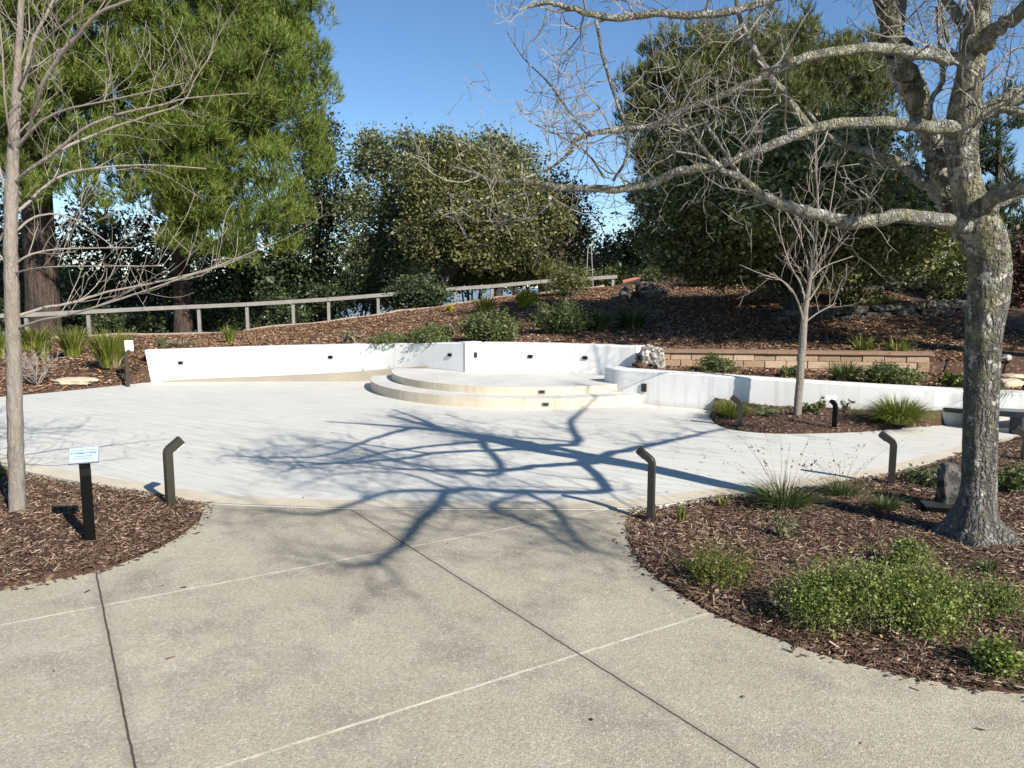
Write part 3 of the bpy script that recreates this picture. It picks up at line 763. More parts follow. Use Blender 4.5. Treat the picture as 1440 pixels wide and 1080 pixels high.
# ------------------------------------------------------------------ bollards and signs
def bent_post(root, name, w, d, hgt, head, hx, hy, rise, m, tip=True):
    """square tube that bends over near its top towards (hx, hy)"""
    hn = np.array([hx, hy, 0.0]); hn /= np.linalg.norm(hn); sn = np.array([-hn[1], hn[0], 0])
    path = [np.array([0, 0, -.06]), np.array([0, 0, hgt])]
    a = math.atan2(rise, head)
    for t in (.35, .7, 1.0):
        ang = math.pi / 2 - (math.pi / 2 - a) * t
        path.append(path[-1] + (hn * math.cos(ang) + np.array([0, 0, math.sin(ang)])) * .014)
    path.append(path[-1] + hn * head + np.array([0, 0, rise]))
    path = np.array(path); T = np.gradient(path, axis=0); T = unit(T)
    rows = []
    ch = .12
    for p, t in zip(path, T):
        u = np.cross(sn, t); u = unit(u)
        prof = [(-1, -1 + ch), (-1 + ch, -1), (1 - ch, -1), (1, -1 + ch), (1, 1 - ch), (1 - ch, 1), (-1 + ch, 1), (-1, 1 - ch)]
        for q in prof: rows.append(p + sn * q[0] * w / 2 + u * q[1] * d / 2)
    V = np.array(rows); n = len(path); s = 8
    i = np.arange(n - 1)[:, None] * s; j = np.arange(s)[None]; kk = (j + 1) % s
    Fc = [tuple(f) for f in np.stack([i + j, i + kk, i + s + kk, i + s + j], -1).reshape(-1, 4)] + [tuple(range((n - 1) * s, n * s))]
    me = bpy.data.meshes.new(name); me.from_pydata([tuple(v) for v in V], [], Fc); me.update()
    obj(name, me, m, root)
    return path, T, hn, sn
def bollard(label, bx, by, top_y, mat, hx, hy, w=.075, d=.06):
    b = G(bx, by, .01); r_ = thing('bollard_light', label, 'bollard', b, 'bent path lights around the plaza')
    full = P(bx, top_y, b[1])[2]
    rise, head = .055, .075
    path, T, hn, sn = bent_post(r_, 'post', w, d, full - rise - .06, head, hx, hy, rise, mat)
    t = T[-1]; u = unit(np.cross(sn, t)); dn = -u if u[2] > 0 else u
    c = path[-1] - t * .04 + dn * (d / 2 + .002)
    V = np.array([c + t * a * .03 + sn * bb * w * .35 + dn * e_ for e_ in (0, .004) for a, bb in ((-1, -1), (1, -1), (1, 1), (-1, 1))])
    Fc = np.array([[0, 1, 2, 3], [4, 7, 6, 5], [0, 4, 5, 1], [1, 5, 6, 2], [2, 6, 7, 3], [3, 7, 4, 0]])
    obj('lamp_lens', mesh_np('lamp_lens', V, Fc), M_whiteplate, r_)
    V, Fc = box((0, 0, -.01 + .018), (w * 1.25, w * 1.15, .012)); obj('base_plate', mesh_np('base_plate', V, Fc), mat, r_)
bollard('olive bent bollard at the tip of the mulch bed beside the small label sign', 240, 708, 617, M_olive, .75, .65, .064, .056)
bollard('slim bent bollard at the near corner of the right bed by the walkway', 915, 729, 630, M_bronze, -.9, .45, .042, .046)
bollard('dark bent bollard behind the grass clumps left of the lichened trunk', 1253, 682, 607, M_bronze, -.9, .4, .05, .052)
bollard('grey bent bollard at the left end of the curved bed under the white wall', 1040, 600, 556, M_bronze, -.9, .3, .055, .06)
bollard('bollard at the right border of the picture past the lichened trunk', 1441, 650, 600, M_bronze, -.9, .3, .055, .06)

def label_sign(label, bx, by, top, w, d, ph, pw, ang, tilt, hx, hy, face, mat, text=None, zg=.01):
    b = on_hill(bx, by) if zg is None else G(bx, by, zg)
    r_ = thing('label_sign', label, 'sign', b)
    full = P(bx, top, b[1])[2] - b[2]
    hgt = full - ph * .5 - .05
    path, T, hn, sn = bent_post(r_, 'post', w, d, hgt, .03, hx, hy, .03, mat)
    c = path[-1] + np.array([hx, hy, 0]) * .0 + np.array([0, 0, ph * .38])
    o = bpy.data.objects.new('sign_plate', mesh_np('sign_plate', *box((0, 0, 0), (pw, .008, ph)))); COL.objects.link(o)
    o.data.materials.append(M_frame if text else face); o.parent = r_; o.location = c; o.rotation_euler = (tilt, 0, ang)
    f = obj('sign_face', mesh_np('sign_face', *box((0, -.0052, 0), (pw - .006, .004, ph - .006))), face, o)
    if text:
        cu = bpy.data.curves.new('lettering', 'FONT'); cu.body = text; cu.size = .0185; cu.align_x = 'CENTER'; cu.extrude = .0004; cu.offset = .0003
        tmp = bpy.data.objects.new('lettering', cu); COL.objects.link(tmp); bpy.context.view_layer.update()
        lm = bpy.data.meshes.new_from_object(tmp.evaluated_get(bpy.context.evaluated_depsgraph_get())); bpy.data.objects.remove(tmp)
        for v in lm.vertices: v.co = (v.co.x, -.0082 - v.co.z, v.co.y + ph * .08)
        lm.materials.clear(); 
        ms = []
        g = np.random.default_rng(2)
        for zz, x0, x1, hh in ((ph * .30, -.07, .07, .002), (-ph * .09, -.045, .045, .004), (-ph * .24, -.055, .05, .0035)):
            x = x0
            while x < x1:
                l = g.uniform(.006, .02); l = min(l, x1 - x); ms.append(box((x + l / 2, -.0076, zz), (l, .001, hh))); x += l + (.003 if hh > .002 else 0)
        bm = bmesh.new(); bm.from_mesh(lm); bm.from_mesh(mesh_np('print', *join(*ms))); lm2 = bpy.data.meshes.new('lettering'); bm.to_mesh(lm2); bm.free(); obj('lettering', lm2, M_ink, o)
    return r_
label_sign('small pale blue plant label on a black bent post in the left bed', 127, 763, 643, .062, .05, .125, .165, R(24), R(-52), -.35, .6, M_plate, M_black, 'X Chitalpa Cultivar')
label_sign('white plant label on a dark post before the sloped end of the long wall', 180, 542, 486, .06, .05, .17, .12, R(30), R(-12), .3, .2, M_whiteplate, M_olive, None, .02)
label_sign('white plant label on a black post in the curved bed by the young tree', 1173, 604, 561, .045, .045, .06, .11, R(-8), R(-50), -.5, .4, M_whiteplate, M_black, None, .02)

bn = thing('bench', 'low dark polished bench half hidden behind the lichened trunk', 'bench', P(1400, 590, 8.3))
b0 = np.array(bn.location)
bc = catmull([P(1326, 587, 8.75), P(1360, 583, 8.5), P(1405, 579, 8.3), P(1450, 576, 8.1), P(1520, 573, 8.0)], 5)
ln = bc[::-1][:, :2][::-1]
nB = len(ln); Tb = np.gradient(ln, axis=0); Tb /= np.linalg.norm(Tb, axis=1, keepdims=True); Nb = np.stack([-Tb[:, 1], Tb[:, 0]], 1)
wdt = np.interp(np.arange(nB), [0, nB * .5, nB], [.08, .26, .34])
zt = np.interp(np.arange(nB), [0, nB], [.20, .27]); zb_ = zt - np.interp(np.arange(nB), [0, nB], [.05, .07])
rows = [np.c_[ln, zb_], np.c_[ln, zt], np.c_[ln + Nb * wdt[:, None], zt], np.c_[ln + Nb * wdt[:, None], zb_], np.c_[ln, zb_]]
k = np.arange(nB - 1)
part(bn, 'seat', np.concatenate(rows), np.concatenate([np.stack([r * nB + k, r * nB + k + 1, (r + 1) * nB + k + 1, (r + 1) * nB + k], 1) for r in range(4)]), M_bench)
for q in (.35, .75):
    j = int(q * nB); part(bn, 'leg', *box((ln[j][0] + Nb[j][0] * .13, ln[j][1] + Nb[j][1] * .13, .08), (.3, .16, .22), .2), M_bench)

# low dark box edge beside the trunk
q = on_hill(1322, 722)
vb = thing('valve_box', 'low dark valve box sunk in mulch at the foot of the trunk', 'valve box', q)
part(vb, 'box_body', *box(q + np.array([0, 0, .02]), (.22, .14, .07), -.25), M_black)
part(vb, 'lid', *box(q + np.array([0, 0, .0585]), (.23, .15, .008), -.25), M_bronze)

# ------------------------------------------------------------------ bare trees
def wander(p, d, L, n, g, curl=.25, up=.1, bend=None):
    pts = [np.array(p, float)]; d = unit(np.array(d, float))
    for _ in range(n):
        d = unit(d + g.normal(0, curl, 3) + np.array([0, 0, up]))
        pts.append(pts[-1] + d * L / n)
    return np.array(pts)
def grow(out, pts, rad, count, Lr, level, g, spread=.9, up=.25, curl=.28, rmin=.0022, t0=.1, kids=(4, 0), ratio=.5, lenk=.5):
    pts = np.asarray(pts); n = len(pts); rad = np.broadcast_to(rad, (n,))
    for _ in range(count):
        t = g.uniform(t0, 1) * (n - 1.001); i = int(t); f = t - i
        p = pts[i] * (1 - f) + pts[i + 1] * f; r = rad[i] * (1 - f) + rad[i + 1] * f
        tan = unit(pts[i + 1] - pts[i]); rd = unit(np.cross(tan, g.normal(size=3)))
        d = unit(tan * g.uniform(.1, .8) + rd * spread + np.array([0, 0, up]))
        L = g.uniform(*Lr); r0 = max(rmin * 1.3, min(r * ratio, L * .013))
        m = max(4, int(L / .09) if L < .9 else 9)
        q = wander(p, d, L, m, g, curl, up * .25)
        rr = np.linspace(r0, rmin, len(q))
        out.append((q, rr))
        if level > 0:
            grow(out, q, rr, max(1, int(kids[0] * g.uniform(.6, 1.4))), (Lr[0] * lenk, Lr[1] * lenk), level - 1, g, spread, up, curl, rmin, .2, (kids[1], 0), ratio, lenk)
def tubes(lst, sides=4):
    return join(*[tube(p, r, sides) for p, r in lst])
def limb_px(pts, n=5, g=None, amp=.16):
    """(px, py, Y, width px) to a smooth limb with radii in metres"""
    Q = np.array([np.append(P(a, b, Y), PX(w, Y) / 2) for a, b, Y, w in pts])
    C = catmull(Q, n)
    if g is not None: C[1:-1, :3] += g.normal(0, 1, (len(C) - 2, 3)) * C[1:-1, 3:4] * amp
    return C[:, :3], np.maximum(C[:, 3], .002)

# --- the big lichened tree on the right
g = np.random.default_rng(21)
b = P(1378, 778, 4.68); b[2] = 0.0
mt = thing('bare_tree', 'old lichen covered bare tree standing in the right foreground bed', 'tree', b)
tr_pts = [(1380, 792, 4.68, 118), (1379, 772, 4.68, 98), (1375, 750, 4.68, 74), (1373, 725, 4.68, 60), (1376, 690, 4.68, 54), (1378, 640, 4.68, 52), (1380, 560, 4.67, 52), (1383, 480, 4.66, 54), (1389, 420, 4.65, 61), (1391, 375, 4.64, 61), (1386, 338, 4.62, 62), (1372, 305, 4.6, 60), (1362, 270, 4.58, 47), (1355, 240, 4.56, 45), (1352, 200, 4.54, 47), (1355, 160, 4.52, 47), (1361, 120, 4.5, 42), (1366, 90, 4.48, 39), (1370, 55, 4.46, 40), (1376, 20, 4.44, 36), (1385, -40, 4.42, 32), (1400, -160, 4.4, 24), (1410, -300, 4.4, 15)]
C = catmull(np.array([np.append(P(a, bb, Y), PX(w, Y) / 2 * (.86 if bb < 745 else 1.0)) for a, bb, Y, w in tr_pts]), 9)
tp, trr = C[:, :3], C[:, 3]
V, Fc = tube(tp, trr, 40, rough=.05, seed=3)
# root flare with buttress ridges
low_ = V[:, 2] < .34
ang = np.arctan2(V[:, 1] - tp[0, 1], V[:, 0] - tp[0, 0])
fl = np.clip((.34 - V[:, 2]) / .34, 0, 1) ** 1.5
sc = 1 + fl * (.38 + .20 * np.sin(ang * 5 + .6) + .1 * np.sin(ang * 9 + 2) + .05 * np.sin(ang * 23))
V[:, 0] = tp[0, 0] + (V[:, 0] - tp[0, 0]) * np.where(low_, sc, 1); V[:, 1] = tp[0, 1] + (V[:, 1] - tp[0, 1]) * np.where(low_, sc, 1)
part(mt, 'trunk', V, Fc, M_bark_main, True)
limbs = []; offf = []
def limb(pts, world_pts=None, sides=14, rough=.08):
    if world_pts is None: p, r = limb_px([(a, bb, Y, w * .86) for a, bb, Y, w in pts], 5, g)
    else:
        C = catmull(np.array([np.append(np.asarray(q[0], float), q[1]) for q in world_pts]), 5); p, r = C[:, :3], C[:, 3]
        p[1:-1] += g.normal(0, 1, (len(p) - 2, 3)) * r[1:-1, None] * .25
    limbs.append((p, r)); offf.append(world_pts is not None)
    part(mt, 'limb', *tube(p, r, sides, rough=rough, seed=len(limbs)), M_limb if r.max() < .06 else M_bark_main, True)
    return p, r
# second stem, leaning left
limb([(1375, 345, 4.7, 40), (1348, 312, 4.75, 38), (1330, 280, 4.8, 34), (1318, 235, 4.82, 31), (1304, 180, 4.82, 34), (1288, 135, 4.8, 37), (1274, 105, 4.78, 38), (1262, 60, 4.75, 34), (1250, 25, 4.7, 30), (1238, -20, 4.65, 26), (1210, -110, 4.5, 18), (1170, -240, 4.3, 10)])
limb([(1258, 50, 4.76, 22), (1266, 10, 4.8, 20), (1275, -60, 4.9, 15), (1290, -180, 5.0, 9)])
limb([(1360, 318, 4.55, 26), (1322, 309, 4.45, 23), (1270, 305, 4.35, 22), (1200, 313, 4.25, 21), (1150, 302, 4.2, 19), (1110, 291, 4.15, 18), (1075, 276, 4.1, 14), (1045, 253, 4.05, 12), (1015, 238, 4.0, 9), (985, 205, 3.95, 6), (960, 170, 3.9, 4)])
limb([(1345, 182, 4.5, 24), (1290, 178, 4.42, 20), (1240, 172, 4.38, 18), (1170, 175, 4.34, 17), (1130, 186, 4.32, 16), (1090, 202, 4.3, 15), (1050, 217, 4.3, 14), (1010, 233, 4.3, 13), (960, 241, 4.3, 14), (900, 262, 4.3, 12), (840, 266, 4.3, 12), (780, 262, 4.3, 10), (735, 255, 4.3, 8), (690, 254, 4.3, 6), (665, 243, 4.3, 5), (632, 233, 4.3, 2.5)])
limb([(1358, 85, 4.45, 22), (1290, 76, 4.3, 18), (1240, 68, 4.2, 16), (1180, 73, 4.1, 15), (1130, 81, 4.05, 14), (1090, 97, 4.0, 12), (1050, 120, 3.98, 11), (1000, 141, 3.95, 10), (950, 160, 3.95, 9), (910, 178, 3.95, 9), (865, 183, 3.95, 9), (825, 189, 3.95, 8), (806, 200, 3.95, 7), (803, 213, 3.95, 6), (785, 228, 3.95, 5), (765, 241, 3.95, 4), (730, 252, 3.95, 2.5)])
limb([(1238, -20, 4.65, 20), (1180, -25, 4.3, 16), (1120, -12, 4.0, 13), (1070, 4, 3.8, 12), (1030, 15, 3.75, 12), (980, 22, 3.7, 12), (920, 19, 3.7, 11), (860, 26, 3.7, 11), (800, 11, 3.7, 8), (770, 4, 3.7, 7), (735, 12, 3.7, 4)])
limb([(1136, 178, 4.32, 13), (1105, 135, 4.3, 11), (1073, 90, 4.28, 10), (1050, 50, 4.25, 8), (1038, 15, 4.2, 7), (1032, -30, 4.15, 5)])
limb([(838, 28, 3.7, 6), (850, 88, 3.75, 5), (868, 145, 3.8, 5), (884, 190, 3.85, 5), (880, 225, 3.9, 5), (862, 254, 4.0, 4)])
limb([(1330, 285, 4.8, 22), (1300, 258, 4.85, 18), (1262, 228, 4.9, 15), (1215, 212, 4.95, 11), (1170, 195, 5.0, 7), (1130, 150, 5.0, 4)])
limb([(1372, 158, 4.5, 20), (1410, 152, 4.45, 17), (1445, 158, 4.4, 15), (1500, 140, 4.3, 11), (1560, 100, 4.2, 6)])
limb([(1375, 75, 4.45, 26), (1400, 42, 4.35, 23), (1440, 12, 4.2, 20), (1500, -50, 4.0, 15), (1560, -160, 3.8, 9)])
limb([(1352, 30, 4.5, 16), (1325, -10, 4.6, 14), (1300, -80, 4.7, 9)])
limb([(1250, 120, 4.8, 8), (1262, 60, 4.9, 7), (1335, 60, 5.1, 7), (1322, 5, 5.1, 6), (1318, -50, 5.2, 4)][2:])
limb([(1305, 170, 4.6, 9), (1310, 140, 4.62, 8), (1325, 115, 4.65, 8), (1322, 70, 4.65, 6), (1318, 10, 4.7, 5)])
limb([(1042, 250, 4.05, 8), (1010, 200, 4.0, 6), (975, 150, 4.0, 5), (963, 120, 4.0, 3)])
limb([(712, 43, 3.95, 1.5), (735, 80, 3.95, 2), (770, 115, 3.95, 2.6), (795, 150, 3.95, 3), (823, 187, 3.95, 4)][::-1])
limb([(725, 142, 3.95, 1.5), (745, 170, 3.95, 2), (790, 192, 3.95, 2.5), (825, 215, 3.97, 3), (850, 250, 4.1, 4)][::-1])
limb([(640, 290, 4.3, 1.5), (675, 310, 4.3, 2.2), (740, 308, 4.3, 2.8), (770, 290, 4.3, 3.2), (790, 266, 4.3, 4)][::-1])
# limbs overhead and towards the viewer, outside the frame, that throw the shadow net on the paving
fork = P(1386, 330, 4.6)
a1 = S(850, 688, 2.35); a2 = S(740, 692, 2.75); a3 = S(640, 690, 3.15)
limb(None, [(P(1385, 300, 4.58), .05), (P(1420, 268, 4.3), .042), (a1, .038), (a2, .036), (a3, .036), (S(590, 735, 3.6), .033), (S(540, 785, 4.0), .026), (S(480, 797, 4.3), .014)])
limb(None, [(a3, .03), (S(550, 692, 3.5), .026), (S(450, 722, 3.9), .019), (S(350, 714, 4.3), .008)])
limb(None, [(a3, .022), (S(560, 665, 3.6), .016), (S(470, 668, 4.0), .011), (S(400, 690, 4.4), .005)])
limb(None, [(a2, .026), (S(780, 716, 3.1), .022), (S(805, 748, 3.4), .018), (S(830, 772, 3.7), .012), (S(900, 790, 4.0), .004)])
limb(None, [(a2, .018), (S(690, 712, 3.1), .02), (S(745, 735, 3.4), .016), (S(820, 778, 3.7), .008)])
c1 = S(858, 652, 2.2)
limb(None, [(P(1378, 160, 4.5), .05), (S(812, 622, 3.1), .042), (S(800, 596, 3.6), .03), (S(822, 570, 4.2), .018), (S(780, 560, 4.7), .008)])
limb(None, [(P(1385, 290, 4.58), .045), (S(905, 628, 2.6), .036), (S(965, 615, 3.0), .026), (S(1040, 600, 3.4), .014), (S(1100, 606, 3.8), .006)])
limb(None, [(S(812, 622, 3.1), .022), (S(700, 612, 3.5), .016), (S(620, 600, 3.9), .01), (S(540, 590, 4.3), .005)])
limb(None, [(P(1440, 12, 4.2), .04), (S(700, 668, 3.3), .03), (S(560, 648, 3.5), .02), (S(480, 622, 3.8), .013), (S(400, 640, 4.1), .005)])
limb(None, [(S(640, 672, 3.3), .02), (S(520, 640, 3.6), .014), (S(420, 626, 4.0), .009), (S(330, 640, 4.3), .004)])
tw = []
g = np.random.default_rng(77)
for (p, r), off in zip(limbs, offf):
    L = np.linalg.norm(np.diff(p, axis=0), axis=1).sum()
    grow(tw, p, r, int(4 + L * (10 if off else 5.5)), (.25, .95) if off else (.15, .62), 2, g, .95, .22, .30, .0015, .2, (4, 2), .42, .5)
up_p = tp[len(tp) // 2:]; grow(tw, up_p, trr[len(tp) // 2:], 26, (.3, .9), 2, g, 1.0, .2, .3, .0016, .2, (5, 3), .3, .5)
part(mt, 'crown', *tubes(tw, 3), M_twig)

# --- young tree on the left
g = np.random.default_rng(31)
b = G(25, 722); lt = thing('young_tree', 'young bare tree with slim tan trunk beside the pale blue label', 'tree', b)
Yb = b[1]
p, r = limb_px([(26, 735, Yb, 31), (25, 715, Yb, 27), (23, 640, Yb, 25), (20, 540, Yb, 24), (17, 430, Yb, 23), (15, 340, Yb, 21), (17, 260, Yb, 20), (19, 200, Yb, 17), (22, 150, Yb, 15), (25, 90, Yb, 11), (30, 0, Yb, 9), (36, -120, Yb, 6), (40, -260, Yb, 3)], 7, g, .03)
r = r * .84
part(lt, 'trunk', *tube(p, r, 18, rough=.035, seed=9), M_sap, True)
sap_l = [(p, r)]
def slimb(root, pts, m, store, n=6):
    p, r = limb_px(pts, n, g); store.append((p, r)); part(root, 'limb', *tube(p, r, 7), m, True)
for pts in ([(22, 150, Yb, 9), (32, 120, Yb, 8), (45, 60, Yb + .05, 7), (75, 0, Yb + .1, 5), (110, -110, Yb + .2, 3)],
            [(20, 258, Yb, 8), (45, 236, Yb - .1, 7), (78, 214, Yb - .15, 7), (120, 180, Yb - .2, 6), (170, 160, Yb - .2, 5), (230, 147, Yb - .2, 4), (265, 138, Yb - .2, 3), (350, 131, Yb - .2, 2)],
            [(76, 215, Yb - .15, 6), (130, 190, Yb, 5), (200, 165, Yb, 4), (255, 145, Yb, 3), (275, 110, Yb, 2), (300, 72, Yb, 1.5)],
            [(20, 300, Yb, 7), (40, 285, Yb + .1, 6), (65, 260, Yb + .2, 5), (110, 240, Yb + .3, 4), (200, 232, Yb + .4, 3), (290, 237, Yb + .5, 2)],
            [(22, 210, Yb, 7), (50, 178, Yb - .1, 6), (90, 155, Yb - .2, 4), (160, 140, Yb - .3, 3), (260, 117, Yb - .4, 2)],
            [(40, 190, Yb, 7), (55, 130, Yb - .2, 8), (80, 85, Yb - .3, 8), (110, 50, Yb - .4, 8), (140, 18, Yb - .5, 6), (195, -4, Yb - .6, 3)],
            [(20, 446, Yb, 6), (60, 433, Yb + .1, 5.5), (100, 426, Yb + .2, 5), (150, 411, Yb + .3, 4.6), (220, 397, Yb + .3, 4), (300, 376, Yb + .4, 3), (390, 340, Yb + .4, 1.6)],
            [(22, 462, Yb, 6), (55, 451, Yb - .1, 5), (95, 443, Yb - .2, 4.6), (145, 428, Yb - .3, 4), (200, 410, Yb - .3, 3.5), (260, 390, Yb - .3, 3), (330, 368, Yb - .3, 1.6)],
            [(20, 372, Yb, 5), (45, 357, Yb, 4), (90, 350, Yb + .2, 3), (200, 348, Yb + .3, 1.6)],
            [(20, 384, Yb, 4), (60, 376, Yb - .2, 3), (140, 374, Yb - .3, 2), (230, 374, Yb - .3, 1.4)],
            [(22, 325, Yb, 5), (55, 303, Yb + .2, 4), (100, 306, Yb + .3, 3), (150, 340, Yb + .4, 2), (165, 352, Yb + .4, 1.5)],
            [(18, 300, Yb, 6), (0, 240, Yb, 5), (-20, 150, Yb, 4), (-50, 20, Yb, 3)], [(15, 380, Yb, 5), (-10, 350, Yb, 4), (-60, 320, Yb, 3)],
            [(20, 220, Yb, 5), (8, 150, Yb - .2, 4), (2, 60, Yb - .3, 3), (-10, -60, Yb - .4, 2)],
            [(24, 130, Yb, 5), (60, 60, Yb - .3, 4), (120, 10, Yb - .5, 3), (180, -80, Yb - .8, 2)]):
    pts = [(a, b_, c_, max(1.2, w_ * .72)) for a, b_, c_, w_ in pts]
    slimb(lt, pts, M_sap if pts[0][3] > 5.4 else M_saptwig, sap_l)
tw = []
for i, (p, r) in enumerate(sap_l):
    L = np.linalg.norm(np.diff(p, axis=0), axis=1).sum()
    grow(tw, p, r, int(3 + L * 3.4) if i else 12, (.2, .65), 1, g, .6, .3, .12, .0013, .45 if i == 0 else .2, (4, 0), .5, .5)
part(lt, 'crown', *tubes(tw, 3), M_saptwig)

# --- young tree in the curved bed
g = np.random.default_rng(33)
b = G(1121, 588, .03); ct = thing('young_tree', 'young bare tree with thin grey trunk in the curved bed before the white wall', 'tree', b)
Yb = b[1]
p, r = limb_px([(1120, 594, Yb, 16), (1121, 580, Yb, 13), (1125, 530, Yb, 12.5), (1129, 480, Yb, 12), (1132, 440, Yb, 10), (1138, 400, Yb, 7), (1144, 355, Yb, 5), (1149, 320, Yb, 4), (1150, 280, Yb, 3), (1147, 230, Yb, 2.5), (1148, 180, Yb, 1.4)], 7, g, .04)
r = r * .86
part(ct, 'trunk', *tube(p, r, 14, rough=.04, seed=5), M_sap, True)
sl = [(p, r)]
for pts in ([(1131, 455, Yb, 6), (1124, 430, Yb - .1, 5), (1115, 410, Yb - .2, 4), (1100, 395, Yb - .3, 3), (1070, 385, Yb - .4, 2), (1040, 372, Yb - .5, 1.3)],
            [(1134, 452, Yb, 4), (1150, 440, Yb, 3.5), (1165, 432, Yb, 3), (1176, 426, Yb, 1.5)],
            [(1133, 440, Yb, 5), (1128, 405, Yb, 4), (1110, 370, Yb, 3), (1098, 330, Yb, 2), (1095, 300, Yb, 1.3)],
            [(1138, 400, Yb, 5), (1133, 360, Yb + .1, 4), (1118, 320, Yb + .1, 3), (1100, 290, Yb + .1, 1.5)],
            [(1136, 425, Yb, 4), (1155, 395, Yb, 3.5), (1170, 360, Yb - .2, 2.5), (1195, 330, Yb - .3, 1.4)],
            [(1141, 380, Yb, 4), (1158, 340, Yb - .1, 3.5), (1168, 290, Yb - .1, 3), (1178, 225, Yb - .1, 1.8)],
            [(1139, 395, Yb, 3), (1160, 375, Yb + .3, 2.5), (1200, 360, Yb + .4, 1.4)]):
    pts = [(a, b_, c_, max(1.0, w_ * .55)) for a, b_, c_, w_ in pts]
    slimb(ct, pts, M_saptwig, sl)
tw = []
for i, (p, r) in enumerate(sl):
    grow(tw, p, r, 5 if i else 9, (.2, .6), 1, g, .6, .3, .12, .0018, .42 if i == 0 else .15, (4, 0), .5, .5)
part(ct, 'crown', *tubes(tw, 3), M_saptwig)

# ------------------------------------------------------------------ foliage
def leaf_quads(c, size, g, flat=0.0, aspect=.45):
    n = len(c); a = rdir(n, g); 
    if flat: a[:, 2] *= (1 - flat); a = unit(a)
    b = unit(np.cross(a, rdir(n, g))); L = (size * np.clip(g.lognormal(-.05, .42, n), .35, 2.2))[:, None] / 2; W = L * aspect * 2 * .6
    V = np.stack([c - a * L, c + b * W, c + a * L, c - b * W], 1).reshape(-1, 3)
    return V, (np.arange(n)[:, None] * 4 + np.arange(4)[None])
def shell(lobes, n, g, inner=.35, gap=.0):
    vol = np.array([l[1][0] * l[1][1] * l[1][2] for l in lobes]) ** .72; w = vol / vol.sum()
    k = g.choice(len(lobes), n, p=w)
    C = np.array([l[0] for l in lobes])[k]; Rr = np.array([l[1] for l in lobes])[k]
    d = rdir(n, g); rr = 1 - np.abs(g.normal(0, inner, n)); rr = np.clip(rr, .05, 1) + np.where(g.uniform(0, 1, n) < .10, g.uniform(0, .22, n), 0)
    wob = 1 + .2 * np.sin(d @ np.array([11.1, -8.3, 9.7]) + 3 * k) * .6 + .16 * np.sin(d @ np.array([5.1, 2.3, 3.7]) + k) + .12 * np.sin(d @ np.array([-3.3, 7.1, 5.9]) + 2 * k)
    return C + d * Rr * (rr * wob)[:, None], d
def lobe(px, py, Y, rx, ry, dk=1.0):
    return (P(px, py, Y), (PX(rx, Y), PX((rx + ry) / 2, Y) * dk, PX(ry, Y)))
def crown_leaves(lobes, nclump, per, leaf, rc, g, flat=.2, inner=.3, aspect=.45):
    c, _ = shell(lobes, nclump, g, inner)
    n = nclump * per
    s = (g.uniform(.5, 1.4, nclump) * rc)
    q = np.repeat(c, per, 0) + g.normal(0, 1, (n, 3)) * np.repeat(s, per)[:, None] * np.array([1, 1, .7])
    return leaf_quads(q, leaf, g, flat, aspect), c
def crown_tufts(lobes, ntuft, per, L, Wd, g, upw=.8, inner=.3, spread=.42, plume=.55):
    npl = max(12, ntuft // 42)
    pc, pd = shell(lobes, npl, g, inner * .8)
    kk = g.integers(0, npl, ntuft)
    ps = g.uniform(.55, 1.35, npl)[kk, None] * plume
    d = rdir(ntuft, g); d[:, 2] = np.abs(d[:, 2]) * .9 - .25; d = unit(d + pd[kk] * .45)
    c = pc[kk] + d * ps * np.array([.8, .8, 1.25]) * (g.uniform(.3, 1, ntuft) ** .4)[:, None]
    ax = unit(d * .6 + np.array([0, 0, upw]) + g.normal(0, .2, (ntuft, 3)))
    n = ntuft * per
    A = np.repeat(ax, per, 0); B = np.repeat(c, per, 0)
    st_ = B + A * (g.uniform(-.5, .5, n) * L)[:, None]
    dr = unit(A + g.normal(0, spread, (n, 3)))
    ln = (L * g.uniform(.6, 1.2, n))[:, None]
    sd_ = unit(np.cross(dr, rdir(n, g))) * Wd / 2
    V = np.stack([st_ - sd_, st_ + sd_, st_ + dr * ln], 1).reshape(-1, 3)
    return (V, np.arange(n)[:, None] * 3 + np.arange(3)[None]), c
def tree(name, label, cat, base, trunk, lobes, kind, m, bark, g, nlimb=10, **kw):
    root = thing(name, label, cat, base)
    if kind == 'leaf': (V, Fc), c = crown_leaves(lobes, g=g, **kw)
    else: (V, Fc), c = crown_tufts(lobes, g=g, **kw)
    if trunk is not None:
        p, r = trunk
        ms = [tube(p, r, 14, rough=.07, seed=int(g.integers(99)))]
        for q in c[g.choice(len(c), nlimb, replace=False)]:
            t = g.uniform(.35, .98); i = int(t * (len(p) - 1)); a = p[i]
            if np.linalg.norm(q - a) < .4: continue
            mid = (a + q) / 2 + g.normal(0, .15, 3) + np.array([0, 0, .12 * np.linalg.norm(q - a)])
            pts = catmull([a, mid, q], 4); pts[1:-1] += g.normal(0, .05, (len(pts) - 2, 3))
            ms.append(tube(pts, np.linspace(min(r[i] * .5, .12), .012, len(pts)), 5))
        part(root, 'trunk', *join(*ms), bark, True)
    part(root, 'crown', V, Fc, m)
    return root
def trunk_px(pts): return limb_px(pts, 5)
gt = np.random.default_rng(41)
def base_of(px, Y, py=470):
    p = P(px, py, Y); return np.array([p[0], p[1], h1(p[0], p[1])])
def foot(pts):
    """push the first trunk point down into the ground"""
    p = P(pts[0][0], pts[0][1], pts[0][2]); z = h1(p[0], p[1]) - .2
    f = 400 + (CAMZ - z) * F / pts[0][2] * 1.0
    return [(pts[0][0], max(f, pts[0][1]), pts[0][2], pts[0][3] * 1.25)] + pts

